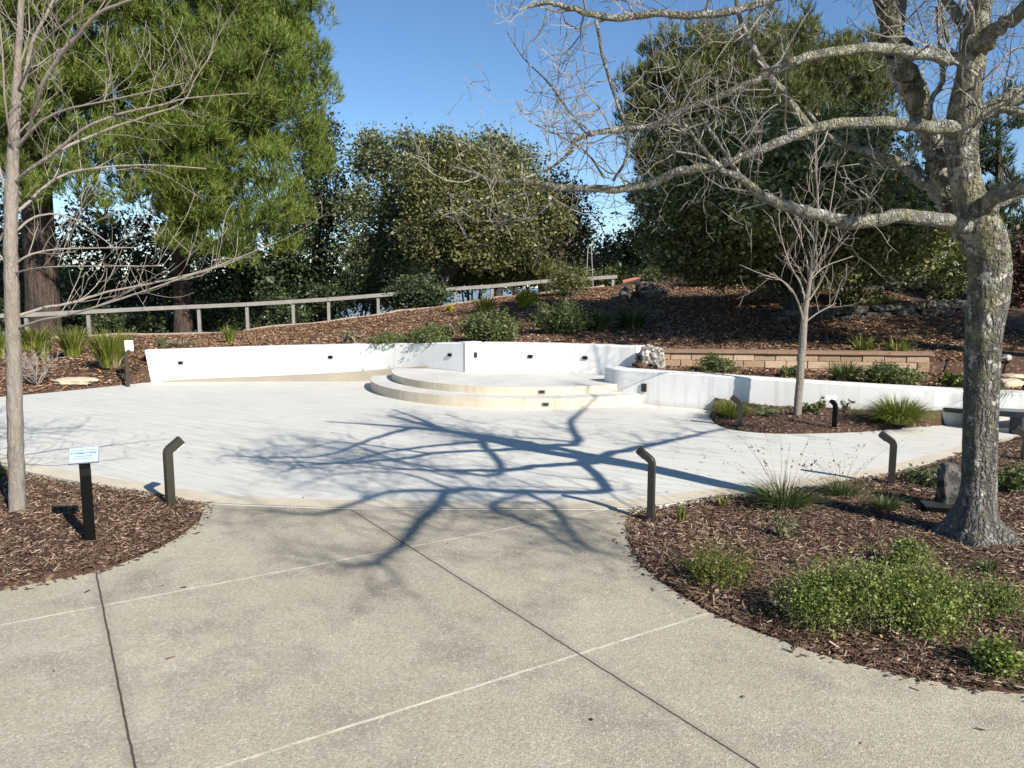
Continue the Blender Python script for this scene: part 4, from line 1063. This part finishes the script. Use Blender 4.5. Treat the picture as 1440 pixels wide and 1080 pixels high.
# two big pines on the left
YA, YB = 22.5, 24.0
tree('pine_tree', 'broad pine with thick dark trunk directly behind the left young tree', 'tree', base_of(60, YA), trunk_px(foot([(62, 470, YA, 46), (58, 380, YA, 42), (52, 280, YA, 38), (50, 150, YA, 32), (60, 0, YA, 22), (70, -150, YA, 10)])),
     [lobe(*a) for a in ((90, -160, YA, 190, 150), (70, 0, YA, 110, 100), (160, 50, YA, 80, 80), (20, 110, YA, 80, 80), (150, 130, YA, 70, 45), (90, 215, YA - .8, 70, 38), (-80, 80, YA, 110, 160), (10, 190, YA, 60, 50), (170, 285, YA - 1, 50, 28), (110, 60, YA - 1.5, 80, 80), (60, 150, YA - 2, 70, 60), (130, 250, YA - 2, 60, 35), (40, 240, YA - 1.8, 40, 35), (190, 200, YA - 1, 50, 40))],
     'tuft', M_pine, M_pinebark, gt, 18, ntuft=27000, per=11, L=.23, Wd=.021, inner=.33)
tree('pine_tree', 'tall bright green pine with feathery upright tufts against blue sky', 'tree', base_of(258, YB), trunk_px(foot([(258, 462, YB, 25), (255, 380, YB, 23), (250, 300, YB, 22), (262, 180, YB, 20), (290, 40, YB, 15), (300, -150, YB, 8)])),
     [lobe(*a) for a in ((310, -130, YB, 110, 120), (370, 5, YB, 68, 95), (290, 30, YB - 1, 85, 95), (412, 105, YB, 46, 100), (345, 120, YB - 1, 75, 70), (235, 95, YB, 80, 80), (405, 205, YB, 52, 55), (232, 215, YB - 1, 62, 55), (372, 275, YB - 1.5, 40, 72), (330, 250, YB - 1, 40, 50), (275, 290, YB - 1.2, 52, 32), (318, 338, YB - 1.5, 38, 24), (345, 385, YB - 1.8, 28, 14), (210, 160, YB - 1, 50, 50), (400, 320, YB - 1, 22, 30), (280, 200, YB - 2.4, 50, 60), (255, 270, YB - 2.4, 40, 35), (310, 110, YB - 2, 60, 60), (250, 330, YB - 2, 30, 22))],
     'tuft', M_pine, M_pinebark, gt, 22, ntuft=34000, per=11, L=.23, Wd=.021, inner=.33)
tree('fir_tree', 'dark narrow evergreen standing between the bright pine and the oaks', 'tree', base_of(445, 27.5), trunk_px(foot([(445, 450, 27.5, 16), (445, 330, 27.5, 13), (448, 200, 27.5, 6)])),
     [lobe(*a) for a in ((450, 200, 27.5, 30, 45), (448, 280, 27.5, 42, 50), (440, 350, 27.5, 50, 50), (440, 415, 27.5, 55, 40), (400, 400, 27.5, 40, 50))], 'leaf', M_dark, M_oakbark, gt, 8, nclump=1500, per=14, leaf=.12, rc=.2)
# dark oaks and bays behind the left fence
for i, (px, Y, lbs, lb) in enumerate(((150, 27, ((130, 330, 60, 35), (190, 380, 45, 40), (120, 410, 45, 35), (215, 330, 35, 25)), 'dark loose oak seen between the two pine trunks'),
                                     (-10, 28, ((0, 320, 60, 60), (30, 400, 50, 50), (-80, 380, 80, 80)), 'dark oak behind the thick pine trunk'),
                                     (330, 29, ((310, 400, 40, 40), (360, 430, 50, 28), (370, 380, 40, 30)), 'dark oak under the low branches of the bright pine'))):
    tree('oak_tree', lb, 'tree', base_of(px, Y), trunk_px(foot([(px, 470, Y, 14), (px + 4, 400, Y, 11), (px - 6, 330, Y, 6)])), [lobe(a, b_, Y, c_, d_) for a, b_, c_, d_ in lbs], 'leaf', M_dark, M_oakbark, gt, 14, nclump=650, per=14, leaf=.13, rc=.24)
for i, (px, py, Y, rx, ry, lb) in enumerate(((20, 445, 24, 60, 22, 'dark shrub behind the fence at the left border'), (125, 452, 24.5, 50, 22, 'dark shrub behind the fence right of the thick pine trunk'), (205, 455, 25, 40, 26, 'dark shrub behind the fence between the pine trunks'),
                                            (310, 448, 25.5, 45, 26, 'dark shrub behind the fence right of the slimmer pine trunk'), (385, 438, 26, 45, 28, 'dark shrub behind the fence under the fir'), (505, 410, 26, 55, 34, 'dark leafy shrub behind the shaded end of the left fence'),
                                            (585, 412, 23, 36, 24, 'dark leafy shrub left of the leaning oak trunk'), (665, 385, 26, 40, 20, 'green shrub behind the fence right of the leaning oak trunk'), (850, 388, 27, 44, 20, 'dark shrub behind the end of the short fence'))):
    lo = [lobe(px + ox * rx, py + oy * ry, Y + oz, rx * s, ry * s) for ox, oy, oz, s in ((0, 0, 0, .75), (-.55, .15, .2, .6), (.5, .1, -.2, .62), (.1, -.35, .1, .5))]
    bp = base_of(px, Y, py)
    (V, Fc), c = crown_leaves(lo, 640, 15, .085, .16, gt)
    st_ = [tube(catmull([bp - np.array([0, 0, .1]), (bp + q) / 2 + gt.normal(0, .1, 3), q], 3), np.linspace(.05, .01, 7), 4) for q in c[gt.choice(len(c), 8)]]
    rt = thing('shrub', lb, 'shrub', bp); part(rt, 'stem', *join(*st_), M_oakbark); part(rt, 'foliage', V, Fc, M_dark if i < 7 else M_shrub)

for i, (px, Y, lbs, lb) in enumerate(((80, 35, ((60, 400, 70, 40), (120, 430, 60, 35), (30, 350, 40, 30)), 'far dark tree below the slope behind the thick pine trunk'),
                                     (250, 37, ((225, 415, 55, 30), (290, 425, 60, 30), (265, 360, 40, 35)), 'far dark tree below the slope behind the slimmer pine trunk'),
                                     (-90, 34, ((-90, 380, 90, 70), (-20, 430, 60, 40)), 'far dark tree below the slope at the left border'),
                                     (400, 36, ((380, 410, 60, 40), (430, 430, 50, 35), (330, 440, 50, 22)), 'far dark tree below the slope behind the fir'),
                                     (560, 36, ((540, 385, 60, 45), (600, 390, 50, 35), (650, 375, 50, 35)), 'far dark tree behind the leaning oak'),
                                     (760, 38, ((730, 360, 55, 40), (790, 370, 50, 30)), 'far dark tree behind the green evergreen'),
                                     (1000, 36, ((940, 360, 60, 30), (1020, 350, 60, 40)), 'far dark tree beyond the ridge under the dome crown'))):
    tree('far_tree', lb, 'tree', base_of(px, Y), trunk_px(foot([(px, 470, Y, 14), (px + 4, 420, Y, 11), (px - 6, 380, Y, 6)])), [lobe(a, b_, Y, c_, d_) for a, b_, c_, d_ in lbs], 'leaf', M_dark, M_oakbark, gt, 8, nclump=1100, per=12, leaf=.17, rc=.3)

# oaks in the middle
tree('oak_tree', 'airy grey green oak left of the leaning oak in the middle', 'tree', base_of(540, 26), trunk_px(foot([(528, 440, 26, 12), (530, 370, 26, 11), (540, 290, 26, 8), (545, 220, 26, 4)])),
     [lobe(*a) for a in ((530, 225, 26, 38, 32), (575, 235, 26, 36, 35), (505, 290, 26, 36, 40), (560, 300, 26, 40, 45), (510, 360, 26, 36, 36), (565, 355, 26, 35, 35), (520, 196, 26, 16, 14), (572, 197, 26, 22, 15), (596, 208, 26, 14, 12))], 'leaf', M_oak, M_oakbark, gt, 20, nclump=1800, per=16, leaf=.095, rc=.2, inner=.42)
tree('oak_tree', 'live oak with leaning forked trunk behind the gap in the fence', 'tree', base_of(612, 24), trunk_px(foot([(612, 418, 24, 20), (622, 398, 24, 17), (640, 375, 24, 14), (668, 350, 24, 10), (690, 320, 24, 6)])),
     [lobe(*a) for a in ((615, 245, 24, 45, 45), (665, 250, 24, 50, 45), (640, 300, 23.5, 60, 45), (700, 300, 23.5, 50, 40), (600, 335, 23.5, 40, 35), (660, 345, 23.5, 50, 28), (720, 335, 23.5, 42, 28), (745, 290, 24, 38, 35), (780, 310, 24, 25, 25), (622, 202, 24, 20, 15), (652, 212, 24, 18, 14), (585, 275, 24, 22, 26), (735, 255, 24, 22, 20), (690, 365, 23.5, 34, 16))], 'leaf', M_oakl, M_oakbark, gt, 24, nclump=4200, per=16, leaf=.085, rc=.17, inner=.38)
tree('oak_tree', 'grey green oak crown rising behind the leaning oak', 'tree', base_of(700, 28), trunk_px(foot([(700, 430, 28, 14), (702, 330, 28, 12), (700, 240, 28, 5)])),
     [lobe(*a) for a in ((690, 225, 28, 35, 32), (722, 232, 28, 40, 32), (700, 205, 28, 18, 16), (660, 235, 28, 35, 30), (770, 270, 28, 30, 30))], 'leaf', M_oak, M_oakbark, gt, 30, nclump=1300, per=15, leaf=.095, rc=.2, inner=.42)
tree('bare_brush_tree', 'brownish sparse tree in the gap before the dome shaped tree', 'tree', base_of(805, 27), trunk_px(foot([(800, 420, 27, 8), (802, 340, 27, 7), (808, 260, 27, 3)])),
     [lobe(*a) for a in ((775, 340, 27, 30, 38), (815, 330, 27, 32, 40), (845, 375, 27, 30, 22), (800, 285, 27, 28, 28))], 'leaf', M_brown, M_oakbark, gt, 30, nclump=800, per=10, leaf=.10, rc=.22, inner=.5)
tree('oak_tree', 'small dark oak with bent trunk in the gap left of the dome tree', 'tree', base_of(885, 29, 420), trunk_px(foot([(862, 395, 29, 9), (872, 372, 29, 8), (890, 350, 29, 6), (905, 335, 29, 4)])),
     [lobe(*a) for a in ((865, 355, 29, 24, 22), (890, 375, 29, 28, 16), (900, 335, 29, 20, 18), (850, 375, 29, 24, 16))], 'leaf', M_dark, M_oakbark, gt, 8, nclump=420, per=13, leaf=.12, rc=.2)
tree('cypress_tree', 'bushy green evergreen behind the short fence', 'tree', base_of(725, 25.5, 400), trunk_px(foot([(725, 400, 25.5, 8), (725, 370, 25.5, 6), (725, 350, 25.5, 3)])),
     [lobe(*a) for a in ((715, 372, 25.5, 32, 22), (745, 378, 25.5, 30, 20), (725, 355, 25.5, 22, 16), (770, 385, 25.5, 25, 16))], 'tuft', M_pine2, M_oakbark, gt, 6, ntuft=1500, per=9, L=.2, Wd=.026)

# the dome on the right: pine behind, oak in front
tree('pine_tree', 'dome crowned pine rising behind the big dark oak', 'tree', base_of(1070, 25, 400), trunk_px(foot([(1075, 400, 25, 26), (1070, 250, 25, 22), (1065, 130, 25, 10)])),
     [lobe(*a) for a in ((1000, 72, 25, 30, 20), (1118, 62, 25, 34, 20), (1192, 92, 25, 28, 24), (905, 145, 25, 24, 28), (955, 92, 25, 24, 20), (1030, 105, 25, 75, 45), (1090, 100, 25, 75, 45), (960, 130, 25, 60, 50), (1160, 125, 25, 75, 50), (930, 180, 25, 48, 70), (1215, 160, 25, 50, 55), (1050, 160, 24, 100, 70), (1150, 190, 24, 90, 70), (940, 250, 25, 50, 50))],
     'tuft', M_pine2, M_pinebark, gt, 20, ntuft=22000, per=11, L=.22, Wd=.023, inner=.3)
YO = 15.0
tree('oak_tree', 'big dark spreading oak overhanging the shaded slope on the right', 'tree', base_of(1118, 15, 475), trunk_px([(1118, 492, YO, 24), (1118, 470, YO, 17), (1116, 430, YO, 15), (1110, 370, YO, 13), (1090, 300, YO, 10), (1080, 230, YO, 5)]),
     [lobe(*a) for a in ((960, 330, YO, 72, 48), (1010, 270, YO - 1, 70, 60), (1080, 240, YO - 2, 75, 60), (1150, 260, YO - 2.5, 75, 70), (1060, 335, YO - 1, 85, 45), (1160, 340, YO - 1, 80, 42), (1230, 300, YO - 2, 65, 65), (1290, 320, YO - 1.5, 60, 60), (950, 280, YO, 55, 45), (1240, 350, YO - .5, 70, 32), (990, 215, YO, 60, 45), (1180, 205, YO - 1, 70, 50), (1100, 300, YO - 3, 70, 40), (1330, 350, YO + 1, 60, 50), (1190, 250, YO - 3.3, 70, 45), (1060, 200, YO - 1, 70, 45), (1000, 372, YO + 2, 80, 28), (1090, 378, YO + 2, 80, 28), (1190, 375, YO + 2, 80, 30))],
     'leaf', M_oakd, M_oakbark, gt, 40, nclump=9500, per=12, leaf=.07, rc=.12, inner=.3)
tree('conifer_tree', 'blue green conifer seen right of the lichened trunk', 'tree', base_of(1405, 24, 400), trunk_px(foot([(1405, 400, 24, 14), (1405, 250, 24, 10), (1402, 140, 24, 3)])),
     [lobe(*a) for a in ((1395, 190, 24, 22, 45), (1400, 260, 24, 35, 40), (1405, 330, 24, 45, 45), (1300, 240, 25, 40, 50))], 'tuft', M_dark, M_pinebark, gt, 10, ntuft=2600, per=9, L=.24, Wd=.028)
tree('plum_tree', 'dark red leaved small tree at the right border behind the trunk', 'tree', base_of(1440, 17, 440), trunk_px([(1440, 450, 17, 8), (1440, 410, 17, 7), (1438, 370, 17, 4)]),
     [lobe(*a) for a in ((1430, 375, 17, 26, 22), (1460, 360, 17, 40, 35), (1430, 410, 17, 30, 20))], 'leaf', M_red, M_oakbark, gt, 8, nclump=420, per=12, leaf=.08, rc=.13)
# a shade tree beyond the right border, throwing its shade over the slope
sb = np.array([13.2, 9.0, h1(13.2, 9.0)])
tree('oak_tree', 'spreading oak beyond the right border shading the slope', 'tree', sb, (np.array([sb + np.array([0, 0, z]) for z in (-.2, .6, 1.4, 2.4, 3.4)]), np.array([.3, .24, .2, .16, .1])),
     [((13.2, 9, 4.6), (2.6, 2.6, 1.5)), ((11.6, 9.6, 4.0), (1.6, 1.8, 1.1)), ((14.6, 10.4, 4.2), (1.9, 2.0, 1.3)), ((12.4, 11.2, 4.4), (1.9, 1.9, 1.2)), ((13.6, 7.6, 4.4), (1.8, 1.6, 1.2))], 'leaf', M_oakl, M_oakbark, gt, 16, nclump=2200, per=10, leaf=.11, rc=.2)

sb = np.array([9.8, 9.2, h1(9.8, 9.2)])
tree('oak_tree', 'tall oak beyond the right border shading the middle of the slope', 'tree', sb, (np.array([sb + np.array([-.22 * z, -.2 * z, z]) for z in (-.2, 1, 2.2, 3.6, 5, 6.2)]), np.array([.26, .22, .18, .15, .12, .08])),
     [((8.5, 8.2, 6.6), (2.0, 2.0, 1.4)), ((7.4, 7.4, 6.2), (1.4, 1.5, .9)), ((9.6, 8.8, 7.2), (1.8, 1.8, 1.2)), ((8.4, 9.6, 6.3), (1.6, 1.6, 1.1)), ((9.8, 7.2, 6.4), (1.6, 1.6, 1.1)), ((8.2, 8.4, 8.2), (1.8, 1.8, 1.1))], 'leaf', M_oakl, M_oakbark, gt, 18, nclump=4400, per=10, leaf=.11, rc=.2)

# ------------------------------------------------------------------ hillside plants
def grass_blades(n, hgt, r0, lean, wd, g, droop=.35, base=(0, 0, 0)):
    phi = g.uniform(0, 2 * np.pi, n); rr = r0 * np.sqrt(g.uniform(0, 1, n))
    h = hgt * g.uniform(.55, 1.15, n); ln = lean * g.uniform(.15, 1.25, n)
    o = np.stack([np.cos(phi), np.sin(phi), np.zeros(n)], 1); s = np.stack([-np.sin(phi), np.cos(phi), np.zeros(n)], 1)
    tw_ = g.normal(0, .6, n); s = unit(s * np.cos(tw_)[:, None] + o * np.sin(tw_)[:, None])
    b_ = o * rr[:, None] + np.asarray(base)
    ts = [0, .35, .7, 1.0]; ws = [1, .9, .6, .08]; rows = []
    for t, w_ in zip(ts, ws):
        c = b_ + o * (h * ln * t ** 1.6)[:, None]; c[:, 2] += h * (t - droop * np.minimum(ln, 1.4) * t * t)
        rows += [c - s * wd * w_ / 2, c + s * wd * w_ / 2]
    V = np.stack(rows, 1).reshape(-1, 3); i = np.arange(n)[:, None] * 8
    Fc = np.concatenate([i + np.array([[0, 1, 3, 2]]), i + np.array([[2, 3, 5, 4]]), i + np.array([[4, 5, 7, 6]])])
    return V, Fc
def where(px, py): return on_hill(px, py)
gp = np.random.default_rng(51)
def grass(label, px, py, hpx, wpx, m, n=260, lean=.8, droop=.3, wd=.008, seeds=0, seedh=1.8, cat='grass', dry=0):
    p = where(px, py); Y = p[1]; h = PX(hpx, Y); r0 = PX(wpx, Y) * .22
    ln = max(.3, (PX(wpx, Y) / 2 - r0 * .6) / h * 1.25) * max(lean, .75) / .8
    rt = thing('grass_clump', label, cat, p)
    part(rt, 'blades', *(lambda V, Fc: (V + p, Fc))(*grass_blades(n, h, r0, ln, wd, gp, droop)), m)
    if dry: part(rt, 'dry_blades', *(lambda V, Fc: (V + p, Fc))(*grass_blades(dry, h * .6, r0 * 1.1, ln * 1.5, wd * .9, gp, .6)), M_dry)
    if seeds:
        V, Fc = grass_blades(seeds, h * seedh, r0 * .6, ln * .75, .0035, gp, .15)
        tips = V.reshape(-1, 8, 3)[:, 6]; mid = V.reshape(-1, 8, 3)[:, 4]
        c = np.repeat(tips, 5, 0) + (np.repeat(mid - tips, 5, 0)) * gp.uniform(0, .5, len(tips) * 5)[:, None]
        lv_, lf = leaf_quads(c, .016, gp, 0, .4)
        V, Fc = join((V, Fc), (lv_, lf)); part(rt, 'seed_stalk', V + p, Fc, M_dry)
    return rt
# left slope
grass('yellow green strap leaf clump beside the trunk of the left young tree', 45, 492, 34, 62, M_grassy, 330, .55, .15, .03)
grass('yellow green strap leaf clump at the left border behind the young trunk', -2, 505, 42, 50, M_grassy, 260, .55, .15, .03)
grass('yellow green strap leaf clump in the middle of the left slope row', 103, 502, 42, 48, M_grassy, 330, .5, .12, .026)
grass('largest strap leaf clump nearest the white label at the end of the long wall', 156, 517, 52, 60, M_grassy, 460, .5, .12, .024, dry=50)
grass('small strap leaf clump low behind the bare twiggy shrub', 62, 505, 28, 30, M_grassy, 140, .5, .15, .024)
grass('little yellow green tuft above the long white wall', 323, 483, 24, 22, M_grassy, 120, .5, .1, .024)
grass('dry pale grass mound above the left end of the long wall', 255, 489, 16, 60, M_dry, 260, 1.0, .35, .014)
grass('green grass tuft left of the pale dry mound above the long wall', 228, 489, 16, 20, M_shrub, 80, .6, .2, .02)
grass('dark blue green fountain grass left of its twin in the hill shade', 838, 466, 38, 56, M_grassd, 300, 1.1, .5, .02)
grass('dark blue green fountain grass right of its twin in the hill shade', 888, 462, 40, 62, M_grassd, 320, 1.1, .5, .02)
grass('green sedge tuft growing on the hill above the ground cover', 682, 441, 28, 44, M_grassy, 200, .8, .3, .02)
grass('yellowish iris clump left of its neighbour above the block wall', 1214, 497, 26, 46, M_grassy, 70, .6, .1, .022)
grass('yellowish iris clump right of its neighbour above the block wall', 1262, 498, 24, 52, M_grassy, 80, .6, .1, .022, dry=20)
grass('fine green grass mound between block wall and white wall', 1187, 536, 32, 56, M_grassd, 420, .9, .35, .009, dry=60)
# curved bed
grass('green grass clump at the left tip of the curved bed behind the bollard', 1030, 588, 30, 70, M_grassy, 600, 1.0, .4, .009)
grass('big yellow green mounded grass at the right of the curved bed', 1262, 603, 44, 88, M_grassy, 1300, 1.1, .5, .010)
grass('green grass mound half hidden behind the lichened trunk', 1380, 602, 24, 76, M_grassy, 480, 1.1, .5, .008)
# foreground right
grass('large dark green grass clump with tall seed stalks nearest the walkway', 1100, 714, 44, 118, M_grassd, 620, 1.0, .35, .006, 34, 2.3, dry=60)
grass('green grass clump with tall seed stalks behind the large dark clump', 1182, 697, 26, 76, M_grassd, 380, 1.0, .35, .006, 26, 3.2, dry=50)
grass('low dark green grass tuft in front of the bollard near the trunk', 1246, 718, 24, 60, M_grassd, 300, 1.0, .3, .006)
grass('small upright iris shoots beside the near bollard', 958, 735, 26, 22, M_grassy, 26, .4, .05, .013)
grass('tiny upright iris shoots left of the large dark grass clump', 1016, 714, 17, 24, M_grassy, 26, .4, .05, .013)
grass('tall yellow grass at the left border beside the young trunk', -6, 672, 26, 50, M_grassy, 160, .9, .3, .007, dry=60)
grass('short grass tuft at the root flare of the lichened trunk', 1388, 806, 20, 40, M_grassd, 120, .7, .2, .005)

def bush(name, label, px, py, wpx, hpx, m, n, leaf, cat='shrub', clump=.0, stems=10, stem_m=None, flat=.3, depth=1.0, sprigs=0, sprig_m=None):
    p = where(px, py); Y = p[1]; w_ = PX(wpx, Y) / 2; h_ = PX(hpx, Y)
    lo = []
    for _ in range(7):
        a = gp.uniform(0, 6.28); q = gp.uniform(.1, .68)
        x, y = p[0] + math.cos(a) * w_ * q, p[1] + math.sin(a) * w_ * q * depth
        s = gp.uniform(.36, .56)
        lo.append((np.array([x, y, h1(x, y) + h_ * gp.uniform(.3, .58)]), (w_ * s, w_ * s * depth, h_ * .42)))
    nc = max(30, n // 14)
    (V, Fc), c = crown_leaves(lo, nc, 14, leaf, clump or w_ * .1, gp, flat, .35, .5)
    gz = H(V[:, 0], V[:, 1])
    if p[2] < .2: V[:, 2] = np.maximum(V[:, 2], gz + .004)
    rt = thing(name, label, cat, p)
    ms = []
    for q in c[gp.choice(len(c), stems)]:
        b_ = p + np.array([gp.normal(0, w_ * .15), gp.normal(0, w_ * .15), -.02])
        ms.append(tube(catmull([b_, (b_ + q) / 2 + gp.normal(0, w_ * .06, 3), q], 3), np.linspace(.006, .002, 7) * max(1, Y / 8), 4))
    part(rt, 'stem', *join(*ms), stem_m or M_twig)
    part(rt, 'foliage', V, Fc, m)
    if sprigs:
        V2, F2 = grass_blades(sprigs, h_ * 1.1, w_ * .85, 1.1, .003, gp, .35, p); part(rt, 'stalk', V2, F2, sprig_m or M_dry)
    return rt
bush('flowering_shrub', 'round bright yellow flowering shrub on the hill', 740, 431, 34, 25, M_yellow, 3600, .036)
bush('flowering_shrub', 'tiny yellow flowering plant near the fence gap', 632, 438, 12, 9, M_yellow, 400, .05)
bush('shrub', 'rounded olive bush on bare stems at the end of the short fence', 803, 418, 70, 46, M_oakl, 9000, .036, depth=.8)
bush('shrub', 'bluish green shrub right of the ground cover in half shade', 790, 470, 86, 50, M_shrub, 7500, .036)
bush('ground_cover', 'bright green spreading ground cover above the middle of the wall', 605, 484, 92, 26, M_shrub, 10000, .032, 'ground cover')
bush('ground_cover', 'green spreading ground cover above the stage pilaster', 692, 480, 92, 44, M_shrub, 9000, .034, 'ground cover')
bush('ground_cover', 'thin green ground cover left of the bright patch above the wall', 545, 485, 70, 16, M_shrub, 3600, .03, 'ground cover')
bush('shrub', 'small dry brown shrub beside the thin ground cover', 488, 485, 34, 22, M_dry, 700, .06)
bush('ground_cover', 'leafy green plant at the left end between block wall and white wall', 1002, 526, 66, 28, M_shrub, 5000, .024, 'plant')
bush('ground_cover', 'low green plant left of the young trunk behind the white wall', 1108, 531, 36, 16, M_shrub, 1000, .035, 'plant')
bush('ground_cover', 'broad green plant spilling over the white wall right of the grass mound', 1254, 542, 80, 32, M_shrub, 6500, .025, 'plant')
bush('ground_cover', 'bright leafy plant behind the white wall beside the lichened trunk', 1340, 546, 40, 24, M_green, 1200, .04, 'plant')
bush('shrub', 'grey green shrub high on the slope left of the trunk', 1262, 410, 100, 46, M_oak, 3600, .06)
bush('shrub', 'grey green shrub on the upper slope touching the trunk', 1335, 420, 80, 50, M_oak, 3000, .06)
bush('shrub', 'low olive shrub carpet on the slope terrace', 1215, 430, 90, 26, M_oakl, 2600, .05)
bush('shrub', 'low grey bush at the ridge under the big oak', 1068, 402, 90, 44, M_oak, 2600, .06)
bush('shrub', 'broad olive bush on the ridge left of the big oak trunk', 1010, 402, 110, 40, M_oakd, 4200, .06)
bush('shrub', 'dark olive bush on the ridge behind the big oak trunk', 1130, 412, 120, 48, M_oakd, 4600, .06)
bush('shrub', 'dark low bush near the red edging on the ridge', 925, 398, 60, 26, M_oakd, 2000, .06)
bush('ground_cover', 'sparse grey plant left of the young trunk in the curved bed', 1085, 583, 52, 14, M_oak, 420, .03, 'plant', stems=16)
bush('ground_cover', 'sparse green plant right of the young trunk in the curved bed', 1148, 580, 40, 20, M_shrub, 520, .03, 'plant', stems=16)
bush('ground_cover', 'upright twiggy plant right of the black label post in the curved bed', 1190, 582, 22, 22, M_oak, 200, .02, 'plant', stems=18)
# near right bed
bush('ground_cover', 'dense bright green ground cover mass in the foreground bed', 1265, 874, 205, 92, M_green, 22000, .0118, 'ground cover', .055, 70, M_dry, sprigs=170)
bush('ground_cover', 'yellow green ground cover at the left of the dense foreground mass', 1150, 868, 150, 66, M_green, 11000, .0112, 'ground cover', .055, 60, M_dry, sprigs=170)
bush('ground_cover', 'leggy yellow green plant near the walkway curve', 1012, 824, 84, 56, M_grassy, 2600, .0115, 'plant', .05, 40, M_dry, sprigs=110, sprig_m=M_grassy)
bush('ground_cover', 'straw mixed ground cover right of the dense foreground mass', 1395, 860, 96, 44, M_green, 4200, .0112, 'ground cover', .055, 50, M_dry, sprigs=160)
bush('ground_cover', 'small green plant at the bed edge in the right corner', 1402, 955, 64, 40, M_green, 2400, .016, 'plant', .03, 30, M_dry, sprigs=30)
bush('ground_cover', 'small leafy weed between the grass clump and foreground mass', 1100, 760, 44, 42, M_oak, 420, .016, 'plant', .03, 30, M_dry)
bush('ground_cover', 'pale green weed in front of the trunk root flare', 1278, 800, 70, 46, M_green, 1500, .016, 'plant', .03, 40, M_dry, sprigs=40, sprig_m=M_grassy)
bush('ground_cover', 'low olive ground cover behind the dark boulder left of the trunk', 1320, 683, 90, 24, M_oak, 2400, .02, 'ground cover', .03, 20, M_dry, sprigs=20)
bush('ground_cover', 'low green ground cover at the right border past the trunk', 1425, 690, 60, 36, M_shrub, 2600, .022, 'ground cover', .03, 20, M_dry)
# bare twiggy shrub on the left slope
p = where(52, 543); rt = thing('twiggy_shrub', 'bare pale twiggy shrub on the left slope beside the young trunk', 'shrub', p)
tw = []
for k in range(9):
    d = unit(np.array([gp.normal(0, .55), gp.normal(0, .4), 1.0])); q = wander(p, d, gp.uniform(.35, .65), 6, gp, .14, .05); r = np.linspace(.012, .004, 7)
    tw.append((q, r)); grow(tw, q, r, 7, (.12, .3), 1, gp, .6, .2, .2, .003, .2, (3, 0))
part(rt, 'branch', *tubes(tw, 4), M_saptwig)
# slender pole frame near the yellowish bush
q = P(828, 404, 22.0); q[2] = h1(q[0], q[1])
rt = thing('pole_frame', 'slender pale pole frame standing behind the olive bush', 'pole', q)
tz = P(828, 345, 22.0)[2]
for dx, s in ((-.09, .06), (.13, -.06)):
    part(rt, 'pole', *tube(np.array([q + np.array([dx, 0, -.1]), np.array([q[0] + dx * .5 + s * .2, q[1], tz])]), [.015, .010], 6), M_pole)
part(rt, 'crossbar', *tube(np.array([P(822, 381, 22.0), P(836, 379, 22.0)]), [.010, .010], 6), M_pole)
